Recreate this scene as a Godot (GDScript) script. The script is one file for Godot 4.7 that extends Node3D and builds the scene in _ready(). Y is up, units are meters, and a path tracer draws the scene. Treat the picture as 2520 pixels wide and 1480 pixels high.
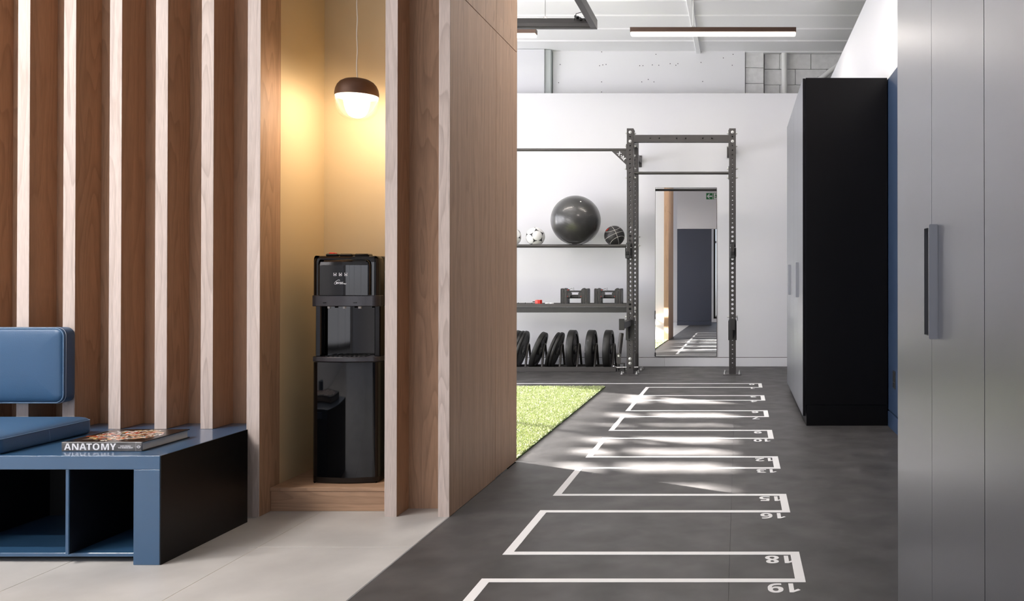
extends Node3D
# Distances: x to the right, y up, d = depth in front of the camera (z = -d), all in metres.

const EYE := 1.07
const FOCAL := 2136.0      # focal length in pixels of the 2520 x 1480 picture
var M := {}
var counts := {}
var font: SystemFont
var rng := RandomNumberGenerator.new()


# ---------------------------------------------------------------- mesh builder
class MB:
	var v := PackedVector3Array()
	var n := PackedVector3Array()
	var t := PackedVector2Array()
	var x := Transform3D()
	var off := Vector2.ZERO

	func uv(p: Vector3, nn: Vector3) -> Vector2:
		var a := nn.abs()
		if a.z >= a.x and a.z >= a.y:
			return Vector2(p.x, -p.y) + off
		if a.x >= a.y:
			return Vector2(-p.z, -p.y) + off
		return Vector2(p.x, p.z) + off

	func tri(a: Vector3, b: Vector3, c: Vector3, na: Vector3, nb: Vector3, nc: Vector3, ua = null, ub = null, uc = null) -> void:
		var m := na + nb + nc
		if ua == null:
			ua = uv(a, m); ub = uv(b, m); uc = uv(c, m)
		if (b - a).cross(c - a).dot(m) > 0.0:
			var s := b; b = c; c = s
			s = nb; nb = nc; nc = s
			var q = ub; ub = uc; uc = q
		for p in [a, b, c]:
			v.append(x * p)
		for p in [na, nb, nc]:
			n.append((x.basis * p).normalized())
		t.append(ua); t.append(ub); t.append(uc)

	func flat(a: Vector3, b: Vector3, c: Vector3, hint: Vector3) -> void:
		var m := (b - a).cross(c - a)
		if m.length_squared() < 1e-20:
			return
		m = m.normalized()
		if m.dot(hint) < 0.0:
			m = -m
		tri(a, b, c, m, m, m)

	func quad(a: Vector3, b: Vector3, c: Vector3, d: Vector3, hint: Vector3) -> void:
		flat(a, b, c, hint)
		flat(a, c, d, hint)

	func squad(a: Vector3, b: Vector3, c: Vector3, d: Vector3, na: Vector3, nb: Vector3, nc: Vector3, nd: Vector3) -> void:
		tri(a, b, c, na, nb, nc)
		tri(a, c, d, na, nc, nd)

	# chamfered box from corner to corner
	func box(lo: Vector3, hi: Vector3, bev := 0.0) -> void:
		var c := (lo + hi) * 0.5
		var h := (hi - lo) * 0.5
		bev = minf(bev, minf(h.x, minf(h.y, h.z)) * 0.9)
		var ax := [Vector3.RIGHT, Vector3.UP, Vector3.BACK]
		for k in 3:
			var u: Vector3 = ax[(k + 1) % 3]
			var w: Vector3 = ax[(k + 2) % 3]
			var hu := h[(k + 1) % 3] - bev
			var hw := h[(k + 2) % 3] - bev
			for s in [-1.0, 1.0]:
				var o: Vector3 = c + ax[k] * h[k] * s
				quad(o - u * hu - w * hw, o + u * hu - w * hw, o + u * hu + w * hw, o - u * hu + w * hw, ax[k] * s)
		if bev <= 0.0:
			return
		for k in 3:
			var i := (k + 1) % 3
			var j := (k + 2) % 3
			for s in [-1.0, 1.0]:
				for r in [-1.0, 1.0]:
					var e: Vector3 = ax[k] * (h[k] - bev)
					var p: Vector3 = c + ax[i] * s * h[i] + ax[j] * r * (h[j] - bev)
					var q: Vector3 = c + ax[i] * s * (h[i] - bev) + ax[j] * r * h[j]
					quad(p - e, p + e, q + e, q - e, ax[i] * s + ax[j] * r)
		for sx in [-1.0, 1.0]:
			for sy in [-1.0, 1.0]:
				for sz in [-1.0, 1.0]:
					var g := Vector3(sx, sy, sz)
					flat(c + g * Vector3(h.x, h.y - bev, h.z - bev), c + g * Vector3(h.x - bev, h.y, h.z - bev), c + g * Vector3(h.x - bev, h.y - bev, h.z), g)

	# same in x, y, depth
	func bd(x0: float, x1: float, y0: float, y1: float, d0: float, d1: float, bev := 0.0) -> void:
		box(Vector3(x0, y0, -d1), Vector3(x1, y1, -d0), bev)

	# turned profile: points (radius, height) round the y axis, placed by f
	func lathe(pr: Array, seg := 32, f := Transform3D(), sharp := 0.75) -> void:
		var cnt := pr.size()
		var fn := []
		for i in cnt - 1:
			var e: Vector2 = pr[i + 1] - pr[i]
			fn.append(Vector2(e.y, -e.x).normalized())
		for i in cnt - 1:
			var n0: Vector2 = fn[i]
			var n1: Vector2 = fn[i]
			if i > 0 and fn[i].dot(fn[i - 1]) > sharp:
				n0 = (fn[i] + fn[i - 1]).normalized()
			if i < cnt - 2 and fn[i].dot(fn[i + 1]) > sharp:
				n1 = (fn[i] + fn[i + 1]).normalized()
			for k in seg:
				var a0 := TAU * k / seg
				var a1 := TAU * (k + 1) / seg
				var d0 := Vector3(cos(a0), 0, sin(a0))
				var d1 := Vector3(cos(a1), 0, sin(a1))
				var up := Vector3.UP
				var p: Vector2 = pr[i]
				var q: Vector2 = pr[i + 1]
				var A := f * (d0 * p.x + up * p.y)
				var B := f * (d1 * p.x + up * p.y)
				var C := f * (d1 * q.x + up * q.y)
				var D := f * (d0 * q.x + up * q.y)
				var nA := f.basis * (d0 * n0.x + up * n0.y)
				var nB := f.basis * (d1 * n0.x + up * n0.y)
				var nC := f.basis * (d1 * n1.x + up * n1.y)
				var nD := f.basis * (d0 * n1.x + up * n1.y)
				if p.x > 1e-6:
					tri(A, B, C, nA, nB, nC)
				if q.x > 1e-6:
					tri(A, C, D, nA, nC, nD)

	static func frame(dir: Vector3) -> Basis:
		var y := dir.normalized()
		var s := Vector3.RIGHT if absf(y.x) < 0.9 else Vector3.BACK
		var zz := s.cross(y).normalized()
		return Basis(y.cross(zz).normalized(), y, zz)

	# rod from a to b, capped, with a small chamfer
	func rod(a: Vector3, b: Vector3, r: float, seg := 16, ch := 0.0) -> void:
		var l := a.distance_to(b)
		var f := Transform3D(frame(b - a), a)
		if ch > 0.0:
			lathe([Vector2(0, 0), Vector2(r - ch, 0), Vector2(r, ch), Vector2(r, l - ch), Vector2(r - ch, l), Vector2(0, l)], seg, f)
		else:
			lathe([Vector2(0, 0), Vector2(r, 0), Vector2(r, l), Vector2(0, l)], seg, f)

	# tube swept along points
	func sweep(p: Array, r: float, seg := 10, closed := false) -> void:
		var cnt := p.size()
		var rings := []
		var prev := Vector3.ZERO
		for i in cnt:
			var d: Vector3
			if closed:
				d = (p[(i + 1) % cnt] - p[(i - 1 + cnt) % cnt]).normalized()
			else:
				d = (p[mini(i + 1, cnt - 1)] - p[maxi(i - 1, 0)]).normalized()
			if prev == Vector3.ZERO:
				prev = frame(d).x
			prev = (prev - d * prev.dot(d)).normalized()
			var w := d.cross(prev)
			var ring := []
			for k in seg:
				var a := TAU * k / seg
				ring.append(prev * cos(a) + w * sin(a))
			rings.append(ring)
		for i in (cnt if closed else cnt - 1):
			var j := (i + 1) % cnt
			for k in seg:
				var l := (k + 1) % seg
				squad(p[i] + rings[i][k] * r, p[i] + rings[i][l] * r, p[j] + rings[j][l] * r, p[j] + rings[j][k] * r, rings[i][k], rings[i][l], rings[j][l], rings[j][k])
		if not closed:
			for e in [0, cnt - 1]:
				var h: Vector3 = (p[0] - p[1]) if e == 0 else (p[cnt - 1] - p[cnt - 2])
				for k in range(1, seg - 1):
					flat(p[e] + rings[e][0] * r, p[e] + rings[e][k] * r, p[e] + rings[e][k + 1] * r, h)

	# flat outline (x, y) pushed from z0 to z1 through f
	func prism(poly: PackedVector2Array, z0: float, z1: float, f := Transform3D()) -> void:
		var ids := Geometry2D.triangulate_polygon(poly)
		var zm := f.basis * Vector3(0, 0, 1)
		for k in range(0, ids.size(), 3):
			for z in [z0, z1]:
				var h: Vector3 = zm * (1.0 if z == maxf(z0, z1) else -1.0)
				flat(f * Vector3(poly[ids[k]].x, poly[ids[k]].y, z), f * Vector3(poly[ids[k + 1]].x, poly[ids[k + 1]].y, z), f * Vector3(poly[ids[k + 2]].x, poly[ids[k + 2]].y, z), h)
		var ccw := not Geometry2D.is_polygon_clockwise(poly)
		for k in poly.size():
			var a := poly[k]
			var b := poly[(k + 1) % poly.size()]
			var e := (b - a).normalized()
			var o := Vector3(e.y, -e.x, 0) if ccw else Vector3(-e.y, e.x, 0)
			quad(f * Vector3(a.x, a.y, z0), f * Vector3(b.x, b.y, z0), f * Vector3(b.x, b.y, z1), f * Vector3(a.x, a.y, z1), f.basis * o)

	# box with fully rounded edges; top, front swell outwards by the bulge vector
	func pillow(c: Vector3, h: Vector3, r: float, bulge := Vector3.ZERO, m := 4, mid := 12) -> void:
		var co := []
		for k in 3:
			var l := []
			for i in m:
				l.append(-(h[k] - r + r * tan(PI / 4 * (m - i) / m)))
			for i in mid + 1:
				l.append(-(h[k] - r) + 2.0 * (h[k] - r) * i / mid)
			for i in m:
				l.append(h[k] - r + r * tan(PI / 4 * (i + 1) / m))
			co.append(l)
		var hr := h - Vector3.ONE * r
		var place := func(q: Vector3) -> Array:
			var inner := q.clamp(-hr, hr)
			var d := (q - inner).normalized()
			var p := inner + d * r
			var s := Vector3.ONE - (p / h) * (p / h)
			s = s.clamp(Vector3.ZERO, Vector3.ONE)
			s = Vector3(pow(s.x, .6), pow(s.y, .6), pow(s.z, .6))
			p += Vector3(bulge.x * signf(p.x) * s.y * s.z * absf(d.x), bulge.y * signf(p.y) * s.x * s.z * absf(d.y), bulge.z * signf(p.z) * s.x * s.y * absf(d.z))
			return [c + p, d]
		var cache := {}
		for k in 3:
			var i := (k + 1) % 3
			var j := (k + 2) % 3
			for s in [-1.0, 1.0]:
				for a in co[i].size() - 1:
					for b in co[j].size() - 1:
						var q := []
						for e in [[a, b], [a + 1, b], [a + 1, b + 1], [a, b + 1]]:
							var p := Vector3.ZERO
							p[k] = s * h[k]
							p[i] = co[i][e[0]]
							p[j] = co[j][e[1]]
							q.append(place.call(p))
						squad(q[0][0], q[1][0], q[2][0], q[3][0], q[0][1], q[1][1], q[2][1], q[3][1])

	# stuffed pad: rounded outline (u, w) stacked as rings [inset, height] and closed by a crowned face; f lays u, w, height out
	func pad(u0: float, u1: float, w0: float, w1: float, rad: float, rings: Array, f: Transform3D) -> void:
		var all := []
		for g in rings:
			var l := []
			var i: float = g[0]
			var rr := maxf(rad - i, 0.004)
			for c in [[u1 - i - rr, w1 - i - rr, 0.0], [u0 + i + rr, w1 - i - rr, 90.0], [u0 + i + rr, w0 + i + rr, 180.0], [u1 - i - rr, w0 + i + rr, 270.0]]:
				for k in 7:
					var a := deg_to_rad(c[2] + 15.0 * k)
					l.append(f * Vector3(c[0] + rr * cos(a), c[1] + rr * sin(a), g[1]))
			all.append(l)
		var mid := f * Vector3((u0 + u1) * 0.5, (w0 + w1) * 0.5, (rings[0][1] + rings[-1][1]) * 0.5)
		for i in all.size() - 1:
			for k in all[i].size():
				var j: int = (k + 1) % all[i].size()
				quad(all[i][k], all[i][j], all[i + 1][j], all[i + 1][k], (all[i][k] + all[i + 1][j]) * 0.5 - mid)
		for e in [0, all.size() - 1]:
			for k in range(1, all[e].size() - 1):
				flat(all[e][0], all[e][k], all[e][k + 1], f.basis * Vector3(0, 0, -1.0 if e == 0 else 1.0))

	func resmooth() -> void:
		var sum := {}
		for k in range(0, v.size(), 3):
			var m := -(v[k + 1] - v[k]).cross(v[k + 2] - v[k])
			for i in 3:
				var key := Vector3i((v[k + i] * 20000.0).round())
				sum[key] = sum.get(key, Vector3.ZERO) + m
		for k in v.size():
			n[k] = sum[Vector3i((v[k] * 20000.0).round())].normalized()

	func ball(c: Vector3, r: float, seg := 40, axis := Vector3.UP, ridges := []) -> void:
		var pr := []
		var rows := seg * 5 if ridges.size() else seg / 2
		for i in rows + 1:
			var a := PI * i / rows
			var rr := r
			for g in ridges:
				rr -= r * 0.0016 * exp(-pow((rad_to_deg(a) - g) / 0.42, 2.0))
			pr.append(Vector2(maxf(rr * sin(a), 0.0), rr * cos(a)))
		pr.reverse()
		lathe(pr, seg, Transform3D(frame(axis), c), 0.0)

	# sheet with round holes; local x across, y along, facing +z; holes: [y, radius]
	func holed(w: float, y0: float, y1: float, holes: Array, pitch: float, th: float, f := Transform3D()) -> void:
		var N := f.basis * Vector3(0, 0, 1)
		var at := y0
		var h := w * 0.5
		var q := pitch * 0.5
		for ho in holes:
			var y: float = ho[0]
			var r: float = ho[1]
			if y - q > at + 1e-5:
				quad(f * Vector3(-h, at, 0), f * Vector3(h, at, 0), f * Vector3(h, y - q, 0), f * Vector3(-h, y - q, 0), N)
			at = y + q
			for s in [-1.0, 1.0]:
				quad(f * Vector3(s * h, y - q, 0), f * Vector3(s * q, y - q, 0), f * Vector3(s * q, y + q, 0), f * Vector3(s * h, y + q, 0), N)
			var S := 16
			for k in S:
				var a0 := TAU * k / S
				var a1 := TAU * (k + 1) / S
				var c0 := Vector2(cos(a0), sin(a0))
				var c1 := Vector2(cos(a1), sin(a1))
				var e0 := c0 * q / maxf(absf(c0.x), absf(c0.y))
				var e1 := c1 * q / maxf(absf(c1.x), absf(c1.y))
				quad(f * Vector3(c0.x * r, y + c0.y * r, 0), f * Vector3(c1.x * r, y + c1.y * r, 0), f * Vector3(e1.x, y + e1.y, 0), f * Vector3(e0.x, y + e0.y, 0), N)
				quad(f * Vector3(c0.x * r, y + c0.y * r, 0), f * Vector3(c1.x * r, y + c1.y * r, 0), f * Vector3(c1.x * r, y + c1.y * r, -th), f * Vector3(c0.x * r, y + c0.y * r, -th), f.basis * Vector3(-c0.x - c1.x, -c0.y - c1.y, 0))
		if y1 > at:
			quad(f * Vector3(-h, at, 0), f * Vector3(h, at, 0), f * Vector3(h, y1, 0), f * Vector3(-h, y1, 0), N)

	func mesh() -> ArrayMesh:
		var a := []
		a.resize(Mesh.ARRAY_MAX)
		a[Mesh.ARRAY_VERTEX] = v
		a[Mesh.ARRAY_NORMAL] = n
		a[Mesh.ARRAY_TEX_UV] = t
		var m := ArrayMesh.new()
		m.add_surface_from_arrays(Mesh.PRIMITIVE_TRIANGLES, a)
		return m


# ---------------------------------------------------------------- scene helpers
func numbered(parent: Node, called: String) -> String:
	var key := "%d/%s" % [parent.get_instance_id(), called]
	counts[key] = counts.get(key, -1) + 1
	return called if counts[key] == 0 else "%s_%03d" % [called, counts[key]]

func thing(called: String, label: String, category: String, at := Vector3.ZERO, group := "", turn := Basis()) -> Node3D:
	var o := Node3D.new()
	o.name = numbered(self, called)
	o.transform = Transform3D(turn, at)
	add_child(o, true)
	o.set_meta("label", label)
	o.set_meta("category", category)
	if group:
		o.set_meta("group", group)
	return o

func struct(called: String, label := "", category := "") -> Node3D:
	var o := Node3D.new()
	o.name = numbered(self, called)
	add_child(o, true)
	o.set_meta("kind", "structure")
	if label:
		o.set_meta("label", label)
		o.set_meta("category", category)
	return o

# a mesh builder that takes scene coordinates and gives them in the thing's own
func mb(o: Node3D = null) -> MB:
	var b := MB.new()
	if o:
		b.x = o.transform.affine_inverse()
	return b

func part(o: Node, called: String, b, mat: Material, label := "") -> MeshInstance3D:
	var m := MeshInstance3D.new()
	m.name = numbered(o, called)
	m.mesh = b.mesh() if b is MB else b
	m.material_override = mat
	m.cast_shadow = GeometryInstance3D.SHADOW_CASTING_SETTING_ON
	o.add_child(m, true)
	if label:
		m.set_meta("label", label)
	return m

func boxpart(o: Node3D, called: String, b: Array, mat: Material, bev := 0.002, off := Vector2.ZERO) -> MeshInstance3D:
	var k := mb(o)
	k.off = off
	k.bd(b[0], b[1], b[2], b[3], b[4], b[5], bev)
	return part(o, called, k, mat)

func at(x: float, y: float, d: float) -> Vector3:
	return Vector3(x, y, -d)

func words(s: String, height: float, depth := 0.0006, face := "bold") -> TextMesh:
	var t := TextMesh.new()
	t.text = s
	t.font = M[face]
	t.font_size = 64
	t.pixel_size = height / (64.0 * 0.714)
	t.depth = depth
	t.curve_step = 2.0
	t.horizontal_alignment = HORIZONTAL_ALIGNMENT_CENTER
	t.vertical_alignment = VERTICAL_ALIGNMENT_CENTER
	return t

func rrect(x0: float, x1: float, y0: float, y1: float, r: float, seg := 5) -> PackedVector2Array:
	var p := PackedVector2Array()
	for c in [[x1 - r, y1 - r, 0.0], [x0 + r, y1 - r, 90.0], [x0 + r, y0 + r, 180.0], [x1 - r, y0 + r, 270.0]]:
		for k in seg + 1:
			var a := deg_to_rad(c[2] + 90.0 * k / seg)
			p.append(Vector2(c[0] + r * cos(a), c[1] + r * sin(a)))
	return p


# ---------------------------------------------------------------- materials
func mat(called: String, c: Color, rough := 0.6, metal := 0.0) -> StandardMaterial3D:
	var m := StandardMaterial3D.new()
	m.resource_name = called
	m.albedo_color = c
	m.roughness = rough
	m.metallic = metal
	M[called] = m
	return m

func rgb(r: int, g: int, b: int) -> Color:
	return Color8(r, g, b)

func noise_tex(seedn: int, freq: float, lo: float, hi: float, size := 512, oct := 4, normal := false) -> NoiseTexture2D:
	var f := FastNoiseLite.new()
	f.seed = seedn
	f.frequency = freq
	f.fractal_octaves = oct
	f.noise_type = FastNoiseLite.TYPE_SIMPLEX_SMOOTH
	var t := NoiseTexture2D.new()
	t.width = size
	t.height = size
	t.seamless = true
	t.noise = f
	if normal:
		t.as_normal_map = true
		t.bump_strength = 4.0
	else:
		var g := Gradient.new()
		g.set_color(0, Color(lo, lo, lo))
		g.set_color(1, Color(hi, hi, hi))
		t.color_ramp = g
	return t

func tri_world(m: StandardMaterial3D, s: Vector3) -> void:
	m.uv1_triplanar = true
	m.uv1_world_triplanar = true
	m.uv1_scale = s

# oak veneer, 0.5 m across the grain by 2.6 m along it: a tint of about 0.7 to 1
func oak(seedn: int, rings: float, warp: float, deep: float) -> ImageTexture:
	var W := 320
	var H := 1400
	var a := FastNoiseLite.new()
	a.seed = seedn
	a.frequency = 1.0
	a.fractal_octaves = 2
	var p := FastNoiseLite.new()
	p.seed = seedn + 7
	p.frequency = 1.0
	p.fractal_octaves = 2
	var data := PackedByteArray()
	data.resize(W * H * 3)
	var k := 0
	for j in H:
		var y := 2.6 * j / H
		for i in W:
			var th := TAU * i / W
			var cx := cos(th)
			var sx := sin(th)
			var w := a.get_noise_3d(cx * 0.55, sx * 0.55, y * 0.75)
			var g := fposmod(i * rings / W + w * warp, 1.0)
			var ring := g * g * g
			if g > 0.93:
				ring *= (1.0 - g) / 0.07
			var pore := absf(p.get_noise_3d(cx * 14.0, sx * 14.0, y * 6.0))
			var big := a.get_noise_3d(cx * 1.3 + 9.0, sx * 1.3, y * 0.4)
			var val := 0.95 - deep * ring - 0.12 * pore + 0.05 * big
			data[k] = int(clampf(val, 0, 1) * 255.0)
			data[k + 1] = int(clampf(val - 0.012 * ring - 0.003, 0, 1) * 255.0)
			data[k + 2] = int(clampf(val - 0.022 * ring - 0.005, 0, 1) * 255.0)
			k += 3
	return ImageTexture.create_from_image(Image.create_from_data(W, H, false, Image.FORMAT_RGB8, data))

func make_materials() -> void:
	M.bold = SystemFont.new()
	M.bold.font_names = PackedStringArray(["Droid Sans"])
	M.bold.font_weight = 700
	M.serif = SystemFont.new()
	M.serif.font_names = PackedStringArray(["Droid Serif"])
	M.serif.font_weight = 700
	M.regular = SystemFont.new()
	M.regular.font_names = PackedStringArray(["Droid Sans"])
	var oak_a := oak(11, 11.0, 3.6, 0.11)
	var oak_b := oak(23, 8.0, 1.6, 0.08)
	for w in [["wood", rgb(189, 153, 123), oak_a, 0.58], ["wood_straight", rgb(189, 152, 122), oak_b, 0.58], ["wood_lit_front", rgb(224, 208, 198), oak_a, 0.5], ["wood_lit_front_straight", rgb(224, 209, 200), oak_b, 0.5]]:  # the two pale tints put the strong front light into the slat colour
		var m := mat(w[0], w[1], w[3])
		m.albedo_texture = w[2]
		m.uv1_scale = Vector3(2.0, 1.0 / 2.6, 1)
		m.roughness = w[3]
	mat("tan_paint", rgb(208, 187, 148), 0.55)
	mat("white_paint", rgb(226, 226, 230), 0.6)
	mat("ceiling_paint", rgb(246, 246, 247), 0.55)
	var blk := mat("block_paint", rgb(236, 236, 235), 0.7)
	blk.albedo_texture = noise_tex(5, 0.02, 0.93, 1.0, 512, 5)
	blk.heightmap_enabled = true
	blk.heightmap_texture = noise_tex(6, 0.05, 0.0, 1.0, 512, 5)
	blk.heightmap_scale = 0.04
	tri_world(blk, Vector3.ONE)
	mat("panel_paint", rgb(240, 240, 242), 0.6)
	mat("stud_grey", rgb(190, 196, 195), 0.6)
	mat("screw_grey", rgb(96, 96, 98), 0.5, 0.4)
	var tl := mat("tile", rgb(196, 194, 190), 0.42)
	tl.albedo_texture = noise_tex(31, 0.008, 0.88, 1.0, 512, 5)
	tri_world(tl, Vector3.ONE * 0.55)
	mat("grout", rgb(226, 220, 206), 0.8)
	mat("slab", rgb(40, 40, 40), 0.9)
	var ru := mat("rubber", rgb(102, 99, 98), 0.5)
	ru.albedo_texture = noise_tex(41, 0.006, 0.72, 1.0, 1024, 6)
	ru.detail_enabled = true
	ru.detail_blend_mode = BaseMaterial3D.BLEND_MODE_MUL
	ru.detail_albedo = noise_tex(42, 0.35, 0.55, 1.0, 1024, 2)
	ru.roughness_texture = noise_tex(43, 0.012, 0.75, 1.0, 512, 4)
	ru.roughness = 0.62
	tri_world(ru, Vector3.ONE * 0.6)
	ru.uv2_triplanar = true
	ru.uv2_world_triplanar = true
	ru.uv2_scale = Vector3.ONE * 1.6
	ru.detail_uv_layer = BaseMaterial3D.DETAIL_UV_2
	mat("tape", rgb(244, 243, 242), 0.5)
	mat("turf_base", rgb(74, 92, 40), 0.95)
	var gr := mat("grass", Color.WHITE, 0.7)
	gr.vertex_color_use_as_albedo = true
	gr.cull_mode = BaseMaterial3D.CULL_DISABLED
	mat("brushed", rgb(142, 145, 152), 0.33, 0.86)
	mat("handle_metal", rgb(168, 170, 174), 0.35, 0.7)
	mat("black_panel", rgb(11, 10, 12), 0.34).metallic_specular = 0.35
	mat("black_void", rgb(6, 6, 7), 0.7)
	var bl := mat("blue_lacquer", rgb(52, 88, 122), 0.28)
	bl.clearcoat_enabled = true
	bl.clearcoat = 0.6
	bl.clearcoat_roughness = 0.1
	mat("blue_wall", rgb(36, 55, 82), 0.5)
	mat("blue_grey_wall", rgb(60, 66, 82), 0.45)
	mat("cubby_shade", rgb(9, 13, 24), 0.5)  # shade inside the bench cubbies put into the colour
	var le := mat("leather", rgb(52, 87, 121), 0.38)
	le.heightmap_enabled = true
	le.heightmap_texture = noise_tex(61, 0.09, 0.0, 1.0, 512, 5)
	le.heightmap_scale = 0.025
	tri_world(le, Vector3.ONE * 4.0)
	mat("leather_piping", rgb(96, 126, 156), 0.45)
	mat("stitch", rgb(196, 206, 216), 0.6)
	mat("black_plastic", rgb(7, 7, 8), 0.04)
	mat("black_satin", rgb(44, 42, 46), 0.3)
	mat("black_matte", rgb(24, 23, 22), 0.5)
	mat("print_white", rgb(236, 236, 238), 0.5)
	mat("print_dark", rgb(22, 22, 24), 0.6)
	mat("spout_white", rgb(228, 226, 224), 0.35)
	var red := mat("red_plastic", rgb(206, 44, 30), 0.3)
	mat("powder_black", rgb(58, 55, 54), 0.42)
	mat("powder_deep", rgb(36, 35, 36), 0.45)
	mat("chrome", rgb(226, 226, 226), 0.18, 1.0)
	mat("zinc", rgb(214, 214, 212), 0.35, 0.7)
	var bump := mat("bumper_rubber", rgb(92, 90, 88), 0.5)
	var fleck := noise_tex(71, 0.16, 0.30, 1.0, 512, 2)
	fleck.color_ramp.set_offset(0, 0.80)
	fleck.color_ramp.set_offset(1, 0.86)
	bump.albedo_texture = fleck
	tri_world(bump, Vector3.ONE * 3.0)
	mat("bumper_ring", rgb(120, 118, 116), 0.4)
	var bb := mat("ball_black", rgb(50, 49, 48), 0.34)
	bb.clearcoat_enabled = true
	bb.clearcoat = 0.6
	bb.clearcoat_roughness = 0.16
	mat("ball_rubber", rgb(38, 37, 37), 0.5)
	mat("ball_line", rgb(206, 202, 196), 0.5)
	mat("ball_white", rgb(240, 239, 238), 0.35)
	mat("ball_ink", rgb(28, 28, 30), 0.4)
	red.roughness = 0.3
	var mi := mat("mirror_glass", rgb(238, 240, 240), 0.0, 1.0)
	mi.metallic_specular = 0.5
	mat("mirror_edge", rgb(70, 72, 72), 0.3, 0.5)
	mat("fixture_black", rgb(40, 37, 35), 0.4)
	mat("fixture_glow_tint", rgb(76, 52, 38), 0.45)  # warm lamp glow on the black housings put into this brown
	mat("bronze", rgb(84, 58, 42), 0.55, 0.4)
	mat("cord_clear", rgb(206, 200, 190), 0.4)
	mat("page_block", rgb(205, 203, 198), 0.8)
	mat("cover_black", rgb(18, 18, 19), 0.25)
	mat("pipe_white", rgb(240, 240, 238), 0.4)
	mat("sign_green", rgb(30, 120, 66), 0.5)
	mat("aluminium", rgb(160, 162, 165), 0.4, 0.6)
	var gl := mat("window_glass", Color(1, 1, 1, 0.04), 0.0)
	gl.transparency = BaseMaterial3D.TRANSPARENCY_ALPHA
	var bg := mat("bowl_glass", Color(1, 0.98, 0.95, 0.0), 0.0)
	bg.transparency = BaseMaterial3D.TRANSPARENCY_ALPHA
	var sc := mat("sun_dimmer", Color(0.85, 0.85, 0.84, 0.62), 0.9)  # made-up sheet that weakens the sun in the lower window
	sc.transparency = BaseMaterial3D.TRANSPARENCY_ALPHA
	for e in [["lamp_glow", Color(1.0, 0.93, 0.82), 2.2], ["tube_glow", Color(1.0, 0.95, 0.88), 3.0]]:
		var m := mat(e[0], Color(0.9, 0.9, 0.9), 0.5)
		m.emission_enabled = true
		m.emission = e[1]
		m.emission_energy_multiplier = e[2]
	M.cover_art = StandardMaterial3D.new()
	M.cover_art.resource_name = "cover_art"
	M.cover_art.albedo_texture = collage(77)
	M.cover_art.roughness = 0.2
	M.spine_art = StandardMaterial3D.new()
	M.spine_art.resource_name = "spine_art"
	M.spine_art.albedo_color = rgb(120, 118, 118)
	M.spine_art.albedo_texture = noise_tex(81, 0.01, 0.45, 1.0, 256, 3)
	M.spine_art.uv1_scale = Vector3(3, 9, 1)
	M.spine_art.roughness = 0.3

# an abstract printed collage of pale, tan and orange strokes on black
func collage(seedn: int) -> ImageTexture:
	var S := 512
	var im := Image.create(S, S, false, Image.FORMAT_RGB8)
	im.fill(Color8(16, 15, 15))
	var r := RandomNumberGenerator.new()
	r.seed = seedn
	var ink := [Color8(232, 226, 214), Color8(214, 176, 132), Color8(226, 96, 44), Color8(196, 60, 34), Color8(228, 202, 140), Color8(150, 120, 96), Color8(244, 242, 238), Color8(120, 128, 134), Color8(240, 238, 232)]
	for k in 420:
		var c: Color = ink[r.randi() % ink.size()]
		var a := r.randf() * TAU
		var rad := sqrt(r.randf()) * 215.0
		var p := Vector2(256 + cos(a) * rad, 256 + sin(a) * rad)
		var dir := r.randf() * TAU
		var bend := r.randf_range(-0.14, 0.14)
		var w0 := r.randf_range(4.0, 20.0)
		var steps := r.randi_range(5, 20)
		for s in steps:
			var w := w0 * (1.0 - absf(2.0 * s / steps - 1.0) * 0.7)
			im.fill_rect(Rect2i(int(p.x - w * .5), int(p.y - w * .5), maxi(1, int(w)), maxi(1, int(w))), c.darkened(r.randf() * 0.12))
			dir += bend
			p += Vector2(cos(dir), sin(dir)) * 4.0
	return ImageTexture.create_from_image(im)


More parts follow.
